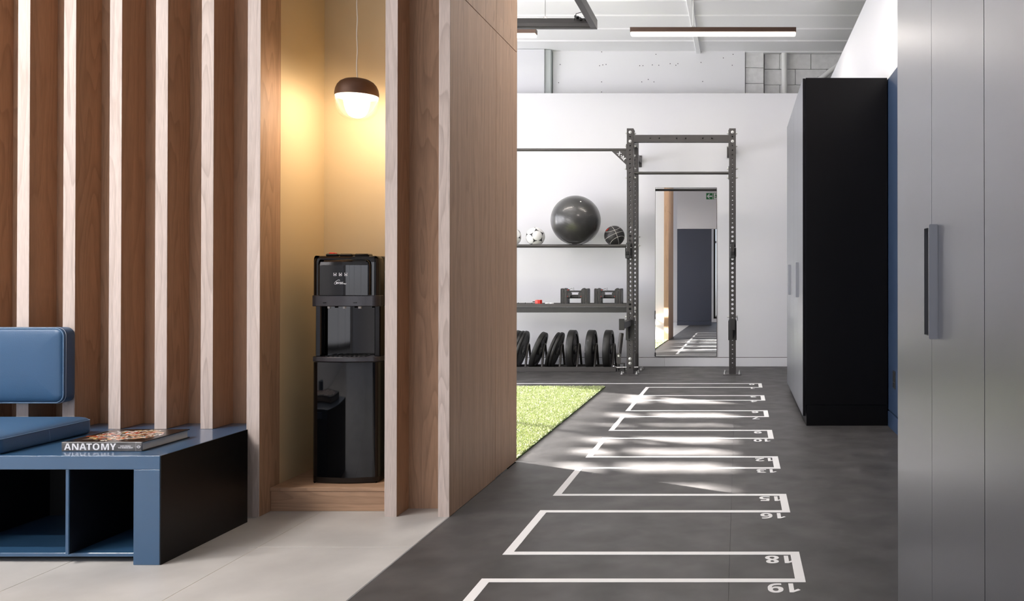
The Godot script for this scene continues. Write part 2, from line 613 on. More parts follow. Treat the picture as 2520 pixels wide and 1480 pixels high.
# ---------------------------------------------------------------- the scene
func _ready() -> void:
	rng.seed = 4
	# camera: a shifted lens, almost level
	var cam := Camera3D.new()
	cam.name = "camera"
	cam.projection = Camera3D.PROJECTION_FRUSTUM
	cam.keep_aspect = Camera3D.KEEP_HEIGHT
	cam.near = 0.1
	cam.far = 100.0
	cam.size = 1480.0 / FOCAL * 0.1
	var tilt := 0.006
	var cy := 687.0 - FOCAL * tan(tilt)
	cam.frustum_offset = Vector2((1260.0 - 1817.0) / FOCAL, -(740.0 - cy) / FOCAL) * 0.1
	cam.position = Vector3(0, EYE, 0)
	cam.rotation = Vector3(tilt, 0, 0)
	cam.current = true
	add_child(cam)
	# sky and exposure
	var we := WorldEnvironment.new()
	we.name = "environment"
	var en := Environment.new()
	var sk := ProceduralSkyMaterial.new()
	sk.sky_top_color = Color(0.42, 0.56, 0.78)
	sk.sky_horizon_color = Color(0.86, 0.89, 0.93)
	sk.ground_bottom_color = Color(0.38, 0.37, 0.35)
	sk.ground_horizon_color = Color(0.7, 0.7, 0.69)
	en.sky = Sky.new()
	en.sky.sky_material = sk
	en.background_mode = Environment.BG_SKY
	en.background_energy_multiplier = 1.2
	en.tonemap_mode = Environment.TONE_MAPPER_LINEAR
	en.tonemap_exposure = 1.0
	en.sdfgi_enabled = true
	en.ssao_enabled = true
	en.ssil_enabled = true
	we.environment = en
	add_child(we)
	# the sun, low, through the high strip of the gym window
	var sun := DirectionalLight3D.new()
	sun.name = "sun"
	sun.basis = Basis.looking_at(Vector3(1.365, -0.639, 0.8))
	sun.light_energy = 56.0
	sun.light_color = Color(1.0, 0.98, 0.96)
	sun.light_angular_distance = 0.8
	sun.shadow_enabled = true
	add_child(sun)
	# daylight at the windows
	daylight("daylight_gym", Vector3(-5.93, 1.88, -7.9), Vector3(0, -90, 0), Vector2(4.8, 1.9), 19.5)
	daylight("daylight_foyer", Vector3(-3.4, 1.7, 3.93), Vector3.ZERO, Vector2(2.9, 3.0), 6.0)
	daylight("daylight_entry", Vector3(0.15, 1.7, 3.93), Vector3.ZERO, Vector2(1.6, 3.0), 0.9)

	make_materials()
	build_floor()
	build_ceiling()
	build_slat_wall()
	build_outer_walls()
	build_back_wall()
	build_right_wall()
	build_windows()
	build_lockers()
	build_bench()
	build_cushions()
	build_book()
	build_cooler()
	build_pendant()
	build_lights()
	build_turf()
	build_ladder()
	build_rack()
	build_rack_fittings()
	build_balls()
	build_shelf_items()
	build_plates()
	build_mirror()
	build_small()


func daylight(called: String, pos: Vector3, turn: Vector3, size: Vector2, energy: float) -> void:
	var a := AreaLight3D.new()
	a.name = called
	a.position = pos
	a.rotation_degrees = turn
	a.area_size = size
	a.light_energy = energy
	a.light_color = Color(0.965, 0.965, 1.0)
	a.area_range = 40.0
	a.area_attenuation = 2.0
	a.shadow_enabled = true
	add_child(a)


# ---------------------------------------------------------------- setting
func build_floor() -> void:
	var f := struct("floor")
	boxpart(f, "slab", [-6.3, 3.2, -0.2, -0.008, -4.3, 11.4], M.slab, 0.0)
	boxpart(f, "grout", [-5.2, -1.303, -0.008, -0.0012, -4.0, 4.9], M.grout, 0.0)
	var xs := [-5.2, -4.96, -4.35, -3.74, -3.13, -2.525, -1.914, -1.303]
	var ds := [-4.0, -2.532, -1.332, -0.132, 1.068, 2.268, 3.468, 4.668, 4.9]
	for i in xs.size() - 1:
		for j in ds.size() - 1:
			var g := 0.0015
			boxpart(f, "tile", [xs[i] + g, xs[i + 1] - g, -0.007, 0.0, ds[j] + g, ds[j + 1] - g], M.tile, 0.0006)
	var r := struct("floor")
	for m in [[-1.297, -0.0336, -4.0, 5.0797], [-0.033, 1.2, -4.0, 5.0797], [-0.033, 1.2, 5.0803, 10.63], [-6.0, -0.0336, 5.0803, 10.63], [-6.0, -3.6, 10.631, 11.1]]:
		boxpart(r, "rubber_mat", [m[0], m[1], -0.007, 0.0, m[2], m[3]], M.rubber, 0.0003)
	var t := struct("trim_1")
	boxpart(t, "edge_strip", [-1.3025, -1.2975, -0.006, 0.0008, -4.0, 3.9], M.aluminium, 0.0004)


func build_ceiling() -> void:
	var c := struct("ceiling")
	boxpart(c, "deck", [-6.3, 3.2, 3.996, 4.15, -4.3, 11.4], M.ceiling_paint, 0.0)
	for k in 30:
		var d1 := 11.03 - 0.505 * k
		for s in [[-6.0, -0.508], [-0.504, 3.0]]:
			var m := mb(c)
			# a pan of the deck: the far third steps down
			var poly := PackedVector2Array([Vector2(-d1, 3.996), Vector2(-d1, 3.944), Vector2(-d1 + 0.05, 3.944), Vector2(-d1 + 0.062, 3.956), Vector2(-d1 + 0.497, 3.960), Vector2(-d1 + 0.502, 3.966), Vector2(-d1 + 0.502, 3.996)])
			m.prism(poly, s[0], s[1], Transform3D(Basis(Vector3(0, 0, 1), Vector3(0, 1, 0), Vector3(1, 0, 0)), Vector3.ZERO))
			part(c, "plank", m, M.ceiling_paint)
	var t := struct("trim_2")
	boxpart(t, "seam_strip", [-0.536, -0.476, 3.925, 3.96, -4.0, 11.0], M.ceiling_paint, 0.004)


func slat(w: Node3D, x0: float, x1: float, y0: float, d1: float, k: int) -> void:
	var o := Vector2(k * 0.137, -0.02 - 0.06 * (k % 3))
	var s := boxpart(w, "slat", [x0, x1, y0, 3.953, 3.9085, d1], M.wood if k % 2 else M.wood_straight, 0.0008, o)
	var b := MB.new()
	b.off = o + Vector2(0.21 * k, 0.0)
	b.bd(x0, x1, y0, 3.953, 3.907, 3.909, 0.0004)  # pale front strip: light on the slat fronts painted in
	part(s, "front_edge", b, M.wood_lit_front if k % 3 == 0 else M.wood_lit_front_straight, "oak slat front with its bright light painted in")


func build_slat_wall() -> void:
	var w := struct("wall_left")
	var prev := -5.2
	for k in range(-8, 6):
		var x0 := -(1817.0 - (41.5 + 113.25 * k)) * 3.907 / FOCAL
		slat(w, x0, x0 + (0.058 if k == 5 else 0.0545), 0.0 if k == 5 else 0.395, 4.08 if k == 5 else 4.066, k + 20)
		boxpart(w, "back_panel", [prev, x0 + (0.0 if k == 5 else 0.001), 0.0, 3.953, 4.066, 4.086], M.wood_straight if k % 2 else M.wood, 0.0, Vector2(0.31 * k, -0.05))
		prev = x0 + 0.001
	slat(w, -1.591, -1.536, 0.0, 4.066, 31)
	boxpart(w, "back_panel", [-1.57, -1.345, 0.0, 3.953, 4.05, 4.086], M.wood, 0.0, Vector2(0.03, -0.1))
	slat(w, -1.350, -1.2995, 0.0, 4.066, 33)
	# the niche
	boxpart(w, "niche_panel", [-2.2, -2.1535, 0.0, 3.953, 4.08, 4.53], M.tan_paint, 0.0)
	boxpart(w, "niche_panel", [-1.592, -1.565, 0.0, 3.953, 4.087, 4.53], M.tan_paint, 0.0)
	boxpart(w, "niche_panel", [-2.2, -1.565, 0.0, 3.953, 4.51, 4.54], M.tan_paint, 0.0)
	var pf := boxpart(w, "platform", [-2.153, -1.592, 0.0, 0.094, 4.004, 4.51], M.wood, 0.001, Vector2(0.2, 0.7))
	pf.mesh = turned_grain(-2.153, -1.592, 0.0, 0.092, 4.003, 4.51)
	part(pf, "platform_top", turned_grain(-2.156, -1.592, 0.092, 0.109, 4.0, 4.51), M.wood)
	# the return beside the passage: veneer panels on a core
	boxpart(w, "return_core", [-1.385, -1.321, 0.0, 3.953, 4.087, 5.088], M.wood_straight, 0.001, Vector2(0.2, -0.1))
	for p in [[3.9105, 4.647, 0.0, 2.3975, M.wood_straight], [3.9105, 4.647, 2.4005, 3.953, M.wood], [4.6495, 5.09, 0.005, 2.3975, M.wood_straight], [4.6495, 5.09, 2.4005, 3.953, M.wood]]:
		boxpart(w, "veneer_panel", [-1.3205, -1.299, p[2], p[3], p[0], p[1]], p[4], 0.0008, Vector2(p[0] * 0.9, -0.1))
	boxpart(w, "drywall", [-6.0, -1.386, 0.0, 3.953, 4.75, 4.92], M.white_paint, 0.0)


func turned_grain(x0: float, x1: float, y0: float, y1: float, d0: float, d1: float) -> ArrayMesh:
	var b := MB.new()
	b.bd(x0, x1, y0, y1, d0, d1, 0.0012)
	for k in b.t.size():
		b.t[k] = Vector2(b.t[k].y, b.t[k].x + 0.5)
	return b.mesh()


func build_outer_walls() -> void:
	var w := struct("wall_foyer")
	boxpart(w, "drywall", [-5.36, -5.2, 0.0, 3.953, -4.15, 4.75], M.white_paint, 0.0)
	var f := struct("wall_front")
	for b in [[-5.36, -4.9, 0.0, 3.953], [-1.9, -0.72, 0.0, 3.953], [1.0, 3.15, 0.0, 3.953], [-4.9, -1.9, 0.0, 0.1], [-4.9, -1.9, 3.3, 3.953], [-0.72, 1.0, 0.0, 0.1], [-0.72, 1.0, 3.3, 3.953]]:
		boxpart(f, "drywall", [b[0], b[1], b[2], b[3], -4.16, -4.0], M.white_paint, 0.0)
	var g := struct("wall_gym")
	for b in [[4.7, 5.4, 0.0, 3.953], [11.08, 11.3, 0.0, 3.953], [5.4, 11.08, 0.0, 0.9], [5.4, 11.08, 2.85, 3.953]]:
		boxpart(g, "drywall", [-6.16, -6.0, b[2], b[3], b[0], b[1]], M.white_paint, 0.0)
	var r := struct("wall_side")
	boxpart(r, "drywall", [3.0, 3.15, 0.0, 3.953, -4.16, 11.3], M.white_paint, 0.0)
	# blue partition behind the camera with a white bulkhead over it: both show in the mirror
	var p := struct("wall_partition")
	boxpart(p, "blue_panel", [-1.62, -0.71, 0.115, 2.55, -1.85, -1.72], M.blue_grey_wall, 0.002)
	boxpart(p, "baseboard", [-1.62, -0.71, 0.0, 0.11, -1.85, -1.71], M.blue_grey_wall, 0.002)
	boxpart(p, "bulkhead", [-1.62, 1.093, 2.555, 3.92, -1.85, -1.72], M.white_paint, 0.002)


func build_back_wall() -> void:
	var w := struct("wall_back")
	boxpart(w, "drywall", [-3.6, 1.094, 0.0, 3.35, 10.63, 10.8], M.white_paint, 0.003)
	boxpart(w, "blockwork_backing", [-6.15, 3.15, 0.0, 3.953, 11.12, 11.3], M.block_paint, 0.0)
	boxpart(w, "wall_board", [-6.0, -2.43, 3.30, 3.953, 10.86, 11.1], M.white_paint, 0.004)
	boxpart(w, "stud", [-2.429, -2.356, 3.30, 3.953, 10.885, 11.1], M.stud_grey, 0.003)
	var pn := boxpart(w, "painted_board", [-2.35, 0.085, 3.30, 3.953, 10.97, 11.1], M.panel_paint, 0.003)
	for s in [[1614, 133], [1480, 127], [1804, 133], [1378, 158], [1475, 161], [1483, 159], [1491, 158], [1574, 161], [1582, 161], [1605, 159], [1621, 160], [1649, 156], [1663, 160], [1668, 156], [1725, 153], [1780, 142], [1802, 160], [1374, 203], [1480, 201], [1579, 201], [1609, 201], [1729, 200], [1480, 226], [1595, 195]]:
		var d := 10.969
		var b := MB.new()
		b.rod(at((s[0] - 1817.0) / FOCAL * d, EYE + (687.0 - s[1]) / FOCAL * d, d + 0.004), at((s[0] - 1817.0) / FOCAL * d, EYE + (687.0 - s[1]) / FOCAL * d, d - 0.002), 0.006, 8, 0.001)
		part(pn, "screw", b, M.screw_grey)
	for j in range(0, 4):
		var y1 := 3.953 - 0.2 * j
		boxpart(w, "block", [0.09, 0.322, y1 - 0.197, y1 - 0.002, 11.0, 11.12], M.block_paint, 0.004)
		var x := 0.33 + (0.2 if j % 2 == 0 else 0.0)
		if j % 2 == 0:
			boxpart(w, "block", [0.335, 0.528, y1 - 0.197, y1 - 0.002, 11.08, 11.12], M.block_paint, 0.004)
		for i in 7:
			if x < 2.95:
				boxpart(w, "block", [x + 0.002, minf(x + 0.397, 2.999), y1 - 0.197, y1 - 0.002, 11.08 + 0.003 * ((i + j) % 2), 11.12], M.block_paint, 0.004)
			x += 0.4
	var s := struct("baseboard_back")
	boxpart(s, "board", [-3.6, -0.9, 0.0, 0.107, 10.615, 10.632], M.white_paint, 0.002)
	boxpart(s, "board", [-0.898, 1.09, 0.0, 0.107, 10.615, 10.632], M.white_paint, 0.002)
	boxpart(s, "reveal_shade", [-3.6, 1.09, 0.107, 0.113, 10.627, 10.632], M.powder_deep, 0.0)  # dark strip stands in for the shadow line above the board


func build_right_wall() -> void:
	var w := struct("wall_right")
	boxpart(w, "blue_panel", [1.094, 1.25, 0.118, 2.53, -4.0, 10.62], M.blue_wall, 0.002)
	boxpart(w, "white_panel", [1.094, 1.25, 2.531, 3.46, -4.0, 11.05], M.white_paint, 0.002)
	boxpart(w, "lower_core", [1.11, 1.25, 0.0, 0.118, -4.0, 10.62], M.black_void, 0.0)
	var s := struct("baseboard_right")
	boxpart(s, "board", [1.088, 1.11, 0.0, 0.111, 2.57, 6.32], M.blue_wall, 0.0015)


func build_windows() -> void:
	var g := struct("window_1")
	var fr := mb(g)
	for b in [[5.4, 11.08, 0.9, 0.96], [5.4, 11.08, 2.828, 2.85], [5.4, 11.08, 2.48, 2.525]]:
		fr.bd(-6.12, -6.04, b[2], b[3], b[0], b[1], 0.003)
	for d in [5.4, 7.03, 8.95, 11.04]:
		fr.bd(-6.12, -6.04, 0.9, 2.85, d, d + 0.04, 0.003)
	part(g, "window_frame", fr, M.aluminium)
	for d in [[5.44, 7.03], [7.07, 8.95], [8.99, 11.04]]:
		boxpart(g, "pane", [-6.085, -6.08, 0.96, 2.48, d[0], d[1]], M.window_glass, 0.0)
		boxpart(g, "pane", [-6.085, -6.08, 2.525, 2.828, d[0], d[1]], M.window_glass, 0.0)
	boxpart(g, "dimmer_sheet", [-6.0601, -6.06, 0.96, 2.375, 5.44, 11.04], M.sun_dimmer, 0.0)  # added, unseen: dims the sun below the clear upper strip
	# added bars outside, never in view: they stripe the sun on the floor
	var p := struct("sun_striper")
	var from := 7.6
	for c in [[8.70, 0.2], [9.19, 0.27], [9.63, 0.24], [10.02, 0.25], [10.62, 0.13], [11.08, 0.26], [11.7, 0.0]]:
		boxpart(p, "stripe_bar", [-8.3, -6.2, 3.36, 3.44, from, c[0] - c[1] * 0.5], M.wood, 0.004)
		from = c[0] + c[1] * 0.5
	for q in [["window_2", -4.9, -1.9, 4], ["window_3", -0.72, 1.0, 2]]:
		var o := struct(q[0])
		var f := mb(o)
		f.bd(q[1], q[2], 0.1, 0.16, -4.1, -4.02, 0.003)
		f.bd(q[1], q[2], 3.24, 3.3, -4.1, -4.02, 0.003)
		f.bd(q[1], q[2], 2.3, 2.36, -4.1, -4.02, 0.003)
		var step: float = (q[2] - q[1] - 0.05) / q[3]
		for k in q[3] + 1:
			f.bd(q[1] + step * k, q[1] + step * k + 0.05, 0.1, 3.3, -4.1, -4.02, 0.003)
		part(o, "window_frame", f, M.fixture_black)
		for k in q[3]:
			boxpart(o, "pane", [q[1] + step * k + 0.05, q[1] + step * (k + 1), 0.16, 2.3, -4.065, -4.06], M.window_glass, 0.0)
			boxpart(o, "pane", [q[1] + step * k + 0.05, q[1] + step * (k + 1), 2.36, 3.24, -4.065, -4.06], M.window_glass, 0.0)


# ---------------------------------------------------------------- foyer things
func locker(label: String, d0: float, d1: float, first: bool) -> void:
	var mid := (d0 + d1) * 0.5
	var o := thing("locker", label, "locker", at(0.78, 0, mid), "tall grey double-door lockers")
	boxpart(o, "carcass", [0.4925, 1.087, 0.15, 2.54, d0 + 0.02, d1 - 0.0], M.black_void, 0.0)
	boxpart(o, "plinth", [0.496, 1.087, 0.0, 0.15, d0 + 0.003, d1 - 0.0], M.black_panel, 0.001)
	boxpart(o, "side_panel", [0.4925, 1.087, 0.152, 2.54, d0, d0 + 0.02], M.black_panel, 0.001)
	for s in [[d0 + 0.001, mid - 0.0015], [mid + 0.0015, d1 - 0.001]]:
		var near: bool = s[0] < mid - 0.1
		var b := mb(o)
		var cut: float = mid - 0.07 if near else mid + 0.085
		b.bd(0.470, 0.490, 0.071, 0.93, s[0], s[1])
		b.bd(0.470, 0.490, 1.197, 2.535, s[0], s[1])
		if near:
			b.bd(0.470, 0.490, 0.93, 1.197, s[0], cut)
		else:
			b.bd(0.470, 0.490, 0.93, 1.197, cut, s[1])
		var door := part(o, "door", b, M.brushed, "brushed grey metal door")
		if near:
			var h := mb(o)
			h.prism(rrect(0.448, 0.471, 0.928, 1.199, 0.004), 0.0, 0.004, Transform3D(Basis(), at(0, 0, mid - 0.064)))
			part(door, "handle", h, M.handle_metal, "flat metal pull")
			if first:
				var e := mb(o)
				e.bd(0.4705, 0.4895, 0.0715, 2.5345, s[0] - 0.0012, s[0])
				part(door, "front_edge", e, M.black_panel, "black door edge")


func build_lockers() -> void:
	locker("grey double-door locker cut by the frame edge, nearest the camera", 0.755, 1.657, false)
	locker("grey double-door locker with its long pull and black finger slot in full view", 1.659, 2.561, false)
	locker("double-door locker whose big black end panel faces the camera", 6.33, 7.35, true)
	locker("double-door locker between the black-ended locker and the white rear wall", 7.352, 8.37, false)
	var o := thing("wall_outlet", "small black power outlet plate low on the blue alcove wall", "outlet", at(1.094, 0.36, 6.085))
	boxpart(o, "plate", [1.0885, 1.0945, 0.30, 0.425, 6.045, 6.125], M.powder_deep, 0.0015)
	for y in [0.325, 0.365, 0.40]:
		boxpart(o, "socket", [1.0868, 1.0895, y - 0.017, y + 0.017, 6.052, 6.118], M.black_void, 0.0006)


func build_bench() -> void:
	var o := thing("bench", "long low blue lacquered bench with open cubbies in front of the slat wall", "bench", at(-3.3, 0, 3.55))
	var L := -5.1
	boxpart(o, "top", [L, -2.163, 0.357, 0.408, 3.25, 3.824], M.blue_lacquer, 0.0015)
	boxpart(o, "leg_panel", [-2.262, -2.163, 0.0, 0.3568, 3.25, 3.824], M.blue_lacquer, 0.0015)
	boxpart(o, "end_panel", [-2.1628, -2.159, 0.0, 0.4076, 3.2512, 3.824], M.black_panel, 0.0006, Vector2.ZERO).set_meta("label", "black end panel")
	boxpart(o, "back_panel", [L, -2.264, 0.03, 0.3565, 3.7995, 3.822], M.black_void, 0.0)  # black carries the shade at the back of the cubbies
	boxpart(o, "bottom_panel", [L, -2.264, 0.022, 0.036, 3.28, 3.80], M.blue_lacquer, 0.001)
	boxpart(o, "toe_kick", [L, -2.264, 0.0, 0.021, 3.33, 3.35], M.black_void, 0.0)
	boxpart(o, "toe_kick", [L, -2.264, 0.0, 0.021, 3.77, 3.80], M.black_void, 0.0)
	for x in [-2.52, -3.02, -3.52, -4.02, -4.52]:
		var dv := boxpart(o, "divider", [x, x + 0.011, 0.037, 0.3565, 3.262, 3.799], M.cubby_shade, 0.0)
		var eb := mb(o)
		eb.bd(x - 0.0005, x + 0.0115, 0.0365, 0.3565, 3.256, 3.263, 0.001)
		part(dv, "front_edge", eb, M.blue_lacquer, "blue front edge")
	boxpart(o, "thin_facing", [-2.267, -2.2635, 0.037, 0.3535, 3.262, 3.799], M.cubby_shade, 0.0)  # thin dark sheets added to hold the cubby shade
	boxpart(o, "thin_facing", [L, -2.264, 0.3535, 0.3568, 3.262, 3.799], M.cubby_shade, 0.0)
	boxpart(o, "rear_ledge", [L, -2.215, 0.36, 0.3945, 3.826, 4.064], M.blue_lacquer, 0.001)


func crown(edge: float, high: float, reach: float, at0: float, n := 9) -> Array:
	# rings from the piping line inwards over a swelling face
	var l := []
	for k in n + 1:
		var u := float(k) / n
		l.append([edge + reach * u * u * (1.6 - 0.6 * u), at0 + high * (1.0 - pow(1.0 - u, 2.4))])
	return l


func build_cushions() -> void:
	var o := thing("back_cushion", "blue leather back cushion with pale stitched edge against the wood slats", "cushion", at(-3.85, 0.52, 3.87))
	var x0 := -4.7
	var x1 := -2.978
	var y0 := 0.5195
	var y1 := 0.8545
	var b := mb(o)
	var f := Transform3D(Basis(), at(0, 0, 3.904))
	b.pad(x0, x1, y0, y1, 0.038, [[0.012, 0.0], [0.004, 0.001], [0.0, 0.006], [-0.001, 0.034], [0.001, 0.060], [0.005, 0.0665]] + crown(0.006, 0.020, 0.15, 0.0668), f)
	b.resmooth()
	part(o, "cover", b, M.leather)
	for e in [[0.0035, 0.0672, 0.0028, "piping", M.leather_piping, "pale blue piping"], [-0.0006, 0.058, 0.0008, "stitching", M.stitch, "white stitching"]]:
		var loop := []
		for p in rrect(x0 + e[0], x1 - e[0], y0 + e[0], y1 - e[0], 0.036, 10):
			loop.append(f * Vector3(p.x, p.y, e[1]))
		var s := mb(o)
		s.sweep(loop, e[2], 8, true)
		part(o, e[3], s, e[4], e[5])
	var c := thing("seat_cushion", "flat blue leather seat cushion lying on the bench top beside the book", "cushion", at(-3.7, 0.409, 3.5))
	b = mb(c)
	# u across, w = depth, height up
	var g := Transform3D(Basis(Vector3(1, 0, 0), Vector3(0, 0, -1), Vector3(0, 1, 0)), Vector3(0, 0.4085, 0))
	b.pad(-4.7, -2.776, 3.255, 3.742, 0.03, [[0.014, 0.0], [0.005, 0.002], [0.001, 0.010], [0.0, 0.03], [0.001, 0.050], [0.003, 0.0555]] + crown(0.004, 0.027, 0.20, 0.0562), g)
	b.resmooth()
	part(c, "cover", b, M.leather)
	var s := mb(c)
	var loop := []
	for p in rrect(-4.698, -2.778, 3.257, 3.740, 0.028, 8):
		loop.append(g * Vector3(p.x, p.y, 0.0565))
	s.sweep(loop, 0.0018, 6, true)
	part(c, "piping", s, M.leather_piping, "pale blue piping")
	s = mb(c)
	s.sweep([at(-2.785, 0.467, 3.50), at(-2.7765, 0.458, 3.50), at(-2.7755, 0.44, 3.502), at(-2.777, 0.418, 3.506)], 0.0013, 6)
	part(c, "side_seam", s, M.leather_piping)


func build_book() -> void:
	var o := thing("book", "thick black hardcover anatomy book with collage cover lying on the blue bench", "book", at(-2.44, 0.408, 3.475))
	var x0 := -2.597
	var x1 := -2.289
	var y := 0.4083
	boxpart(o, "cover", [x0, x1 + 0.003, y, y + 0.003, 3.338, 3.622], M.cover_black, 0.0008)
	boxpart(o, "page_block", [x0 + 0.004, x1 - 0.002, y + 0.003, y + 0.0325, 3.342, 3.615], M.page_block, 0.001)
	var top := boxpart(o, "cover", [x0, x1 + 0.003, y + 0.0325, y + 0.0357, 3.338, 3.622], M.cover_black, 0.0008)
	var a := mb(o)
	var z := y + 0.03575
	var q := [at(x0 + .004, z, 3.342), at(x1 - .004, z, 3.342), at(x1 - .004, z, 3.618), at(x0 + .004, z, 3.618)]
	a.tri(q[0], q[1], q[2], Vector3.UP, Vector3.UP, Vector3.UP, Vector2(0, 1), Vector2(1, 1), Vector2(1, 0))
	a.tri(q[0], q[2], q[3], Vector3.UP, Vector3.UP, Vector3.UP, Vector2(0, 1), Vector2(1, 0), Vector2(0, 0))
	part(top, "cover_print", a, M.cover_art, "printed collage of pale, tan and orange shapes")
	var sp := boxpart(o, "spine", [x0, x1 + 0.001, y, y + 0.0357, 3.3335, 3.3375], M.spine_art, 0.0015)
	var T := [["ANATOMY", 0.0245, -2.4865, 0.4255, 1.19], ["EXPLORING", 0.0040, -2.351, 0.4282, 1.12], ["THE HUMAN BODY", 0.0040, -2.351, 0.4218, 1.02]]
	for w in T:
		var m := part(sp, "lettering", words(w[0], w[1]), M.print_white)
		m.transform = Transform3D(Basis().scaled(Vector3(w[4], 1, 1)), o.transform.affine_inverse() * at(w[2], w[3], 3.3334))
	var lg := mb(o)
	var ring := []
	for k in 24:
		ring.append(at(-2.3005 + 0.0052 * cos(TAU * k / 24), 0.4255 + 0.0052 * sin(TAU * k / 24), 3.3333))
	lg.sweep(ring, 0.0008, 6, true)
	lg.bd(-2.3085, -2.2925, 0.4247, 0.4263, 3.3328, 3.3336)
	part(sp, "emblem", lg, M.print_white)
	boxpart(o, "spine_line", [-2.3118, -2.3112, y + 0.001, y + 0.035, 3.3333, 3.3337], M.page_block, 0.0)


func outline(x0: float, x1: float, d0: float, d1: float, rl: float, bow: float) -> PackedVector2Array:
	# plan of the cooler: straight back, rounded front corners, front bowed towards the viewer; (x, -d)
	var p := PackedVector2Array()
	p.append(Vector2(x1, -d1))
	p.append(Vector2(x0, -d1))
	for k in 7:
		var a := PI + PI / 2 * k / 6
		p.append(Vector2(x0 + rl + rl * cos(a), -(d0 + rl) - rl * sin(a)))
	for k in range(1, 10):
		var u := k / 10.0
		p.append(Vector2(lerpf(x0 + rl, x1 - rl, u), -d0 + bow * sin(PI * u)))
	for k in 7:
		var a := PI / 2 - PI / 2 * k / 6
		p.append(Vector2(x1 - rl + rl * cos(a), -(d0 + rl) + rl * sin(a)))
	return p

func loft(b: MB, plan: PackedVector2Array, ys: Array) -> void:
	# ys: [height, inset]; smooth sides, flat caps
	var c := Vector2.ZERO
	for p in plan:
		c += p / plan.size()
	var cnt := plan.size()
	var nrm := []
	for k in cnt:
		var e: Vector2 = (plan[(k + 1) % cnt] - plan[k]).normalized()
		nrm.append(Vector2(-e.y, e.x))
	var at2 := func(k: int, l: Array) -> Vector3:
		var q: Vector2 = plan[k]
		var d: Vector2 = (q - c)
		q = q - d.sign() * minf(l[1], 0.9)
		return Vector3(q.x, l[0], q.y)
	for i in ys.size() - 1:
		for k in cnt:
			var j := (k + 1) % cnt
			var mid := Vector2((plan[k] + plan[j]) * 0.5 - c)
			var e0: Vector2 = nrm[k]
			if e0.dot(mid) < 0.0:
				e0 = -e0
			var nk := e0
			var nj := e0
			for o in [[(k - 1 + cnt) % cnt, 0], [j, 1]]:
				var f: Vector2 = nrm[o[0]]
				var md := Vector2((plan[o[0]] + plan[(o[0] + 1) % cnt]) * 0.5 - c)
				if f.dot(md) < 0.0:
					f = -f
				if f.dot(e0) > 0.7:
					if o[1] == 0:
						nk = (f + e0).normalized()
					else:
						nj = (f + e0).normalized()
			var A: Vector3 = at2.call(k, ys[i])
			var B: Vector3 = at2.call(j, ys[i])
			var C: Vector3 = at2.call(j, ys[i + 1])
			var D: Vector3 = at2.call(k, ys[i + 1])
			var up: float = (ys[i + 1][1] - ys[i][1]) / maxf(ys[i + 1][0] - ys[i][0], 0.001)
			var vk := Vector3(nk.x, up, nk.y).normalized()
			var vj := Vector3(nj.x, up, nj.y).normalized()
			b.squad(A, B, C, D, vk, vj, vj, vk)
	for e in [0, ys.size() - 1]:
		var poly := PackedVector2Array()
		for k in cnt:
			var q: Vector3 = at2.call(k, ys[e])
			poly.append(Vector2(q.x, q.z))
		var ids := Geometry2D.triangulate_polygon(poly)
		for k in range(0, ids.size(), 3):
			var h := Vector3.DOWN if e == 0 else Vector3.UP
			b.flat(Vector3(poly[ids[k]].x, ys[e][0], poly[ids[k]].y), Vector3(poly[ids[k + 1]].x, ys[e][0], poly[ids[k + 1]].y), Vector3(poly[ids[k + 2]].x, ys[e][0], poly[ids[k + 2]].y), h)


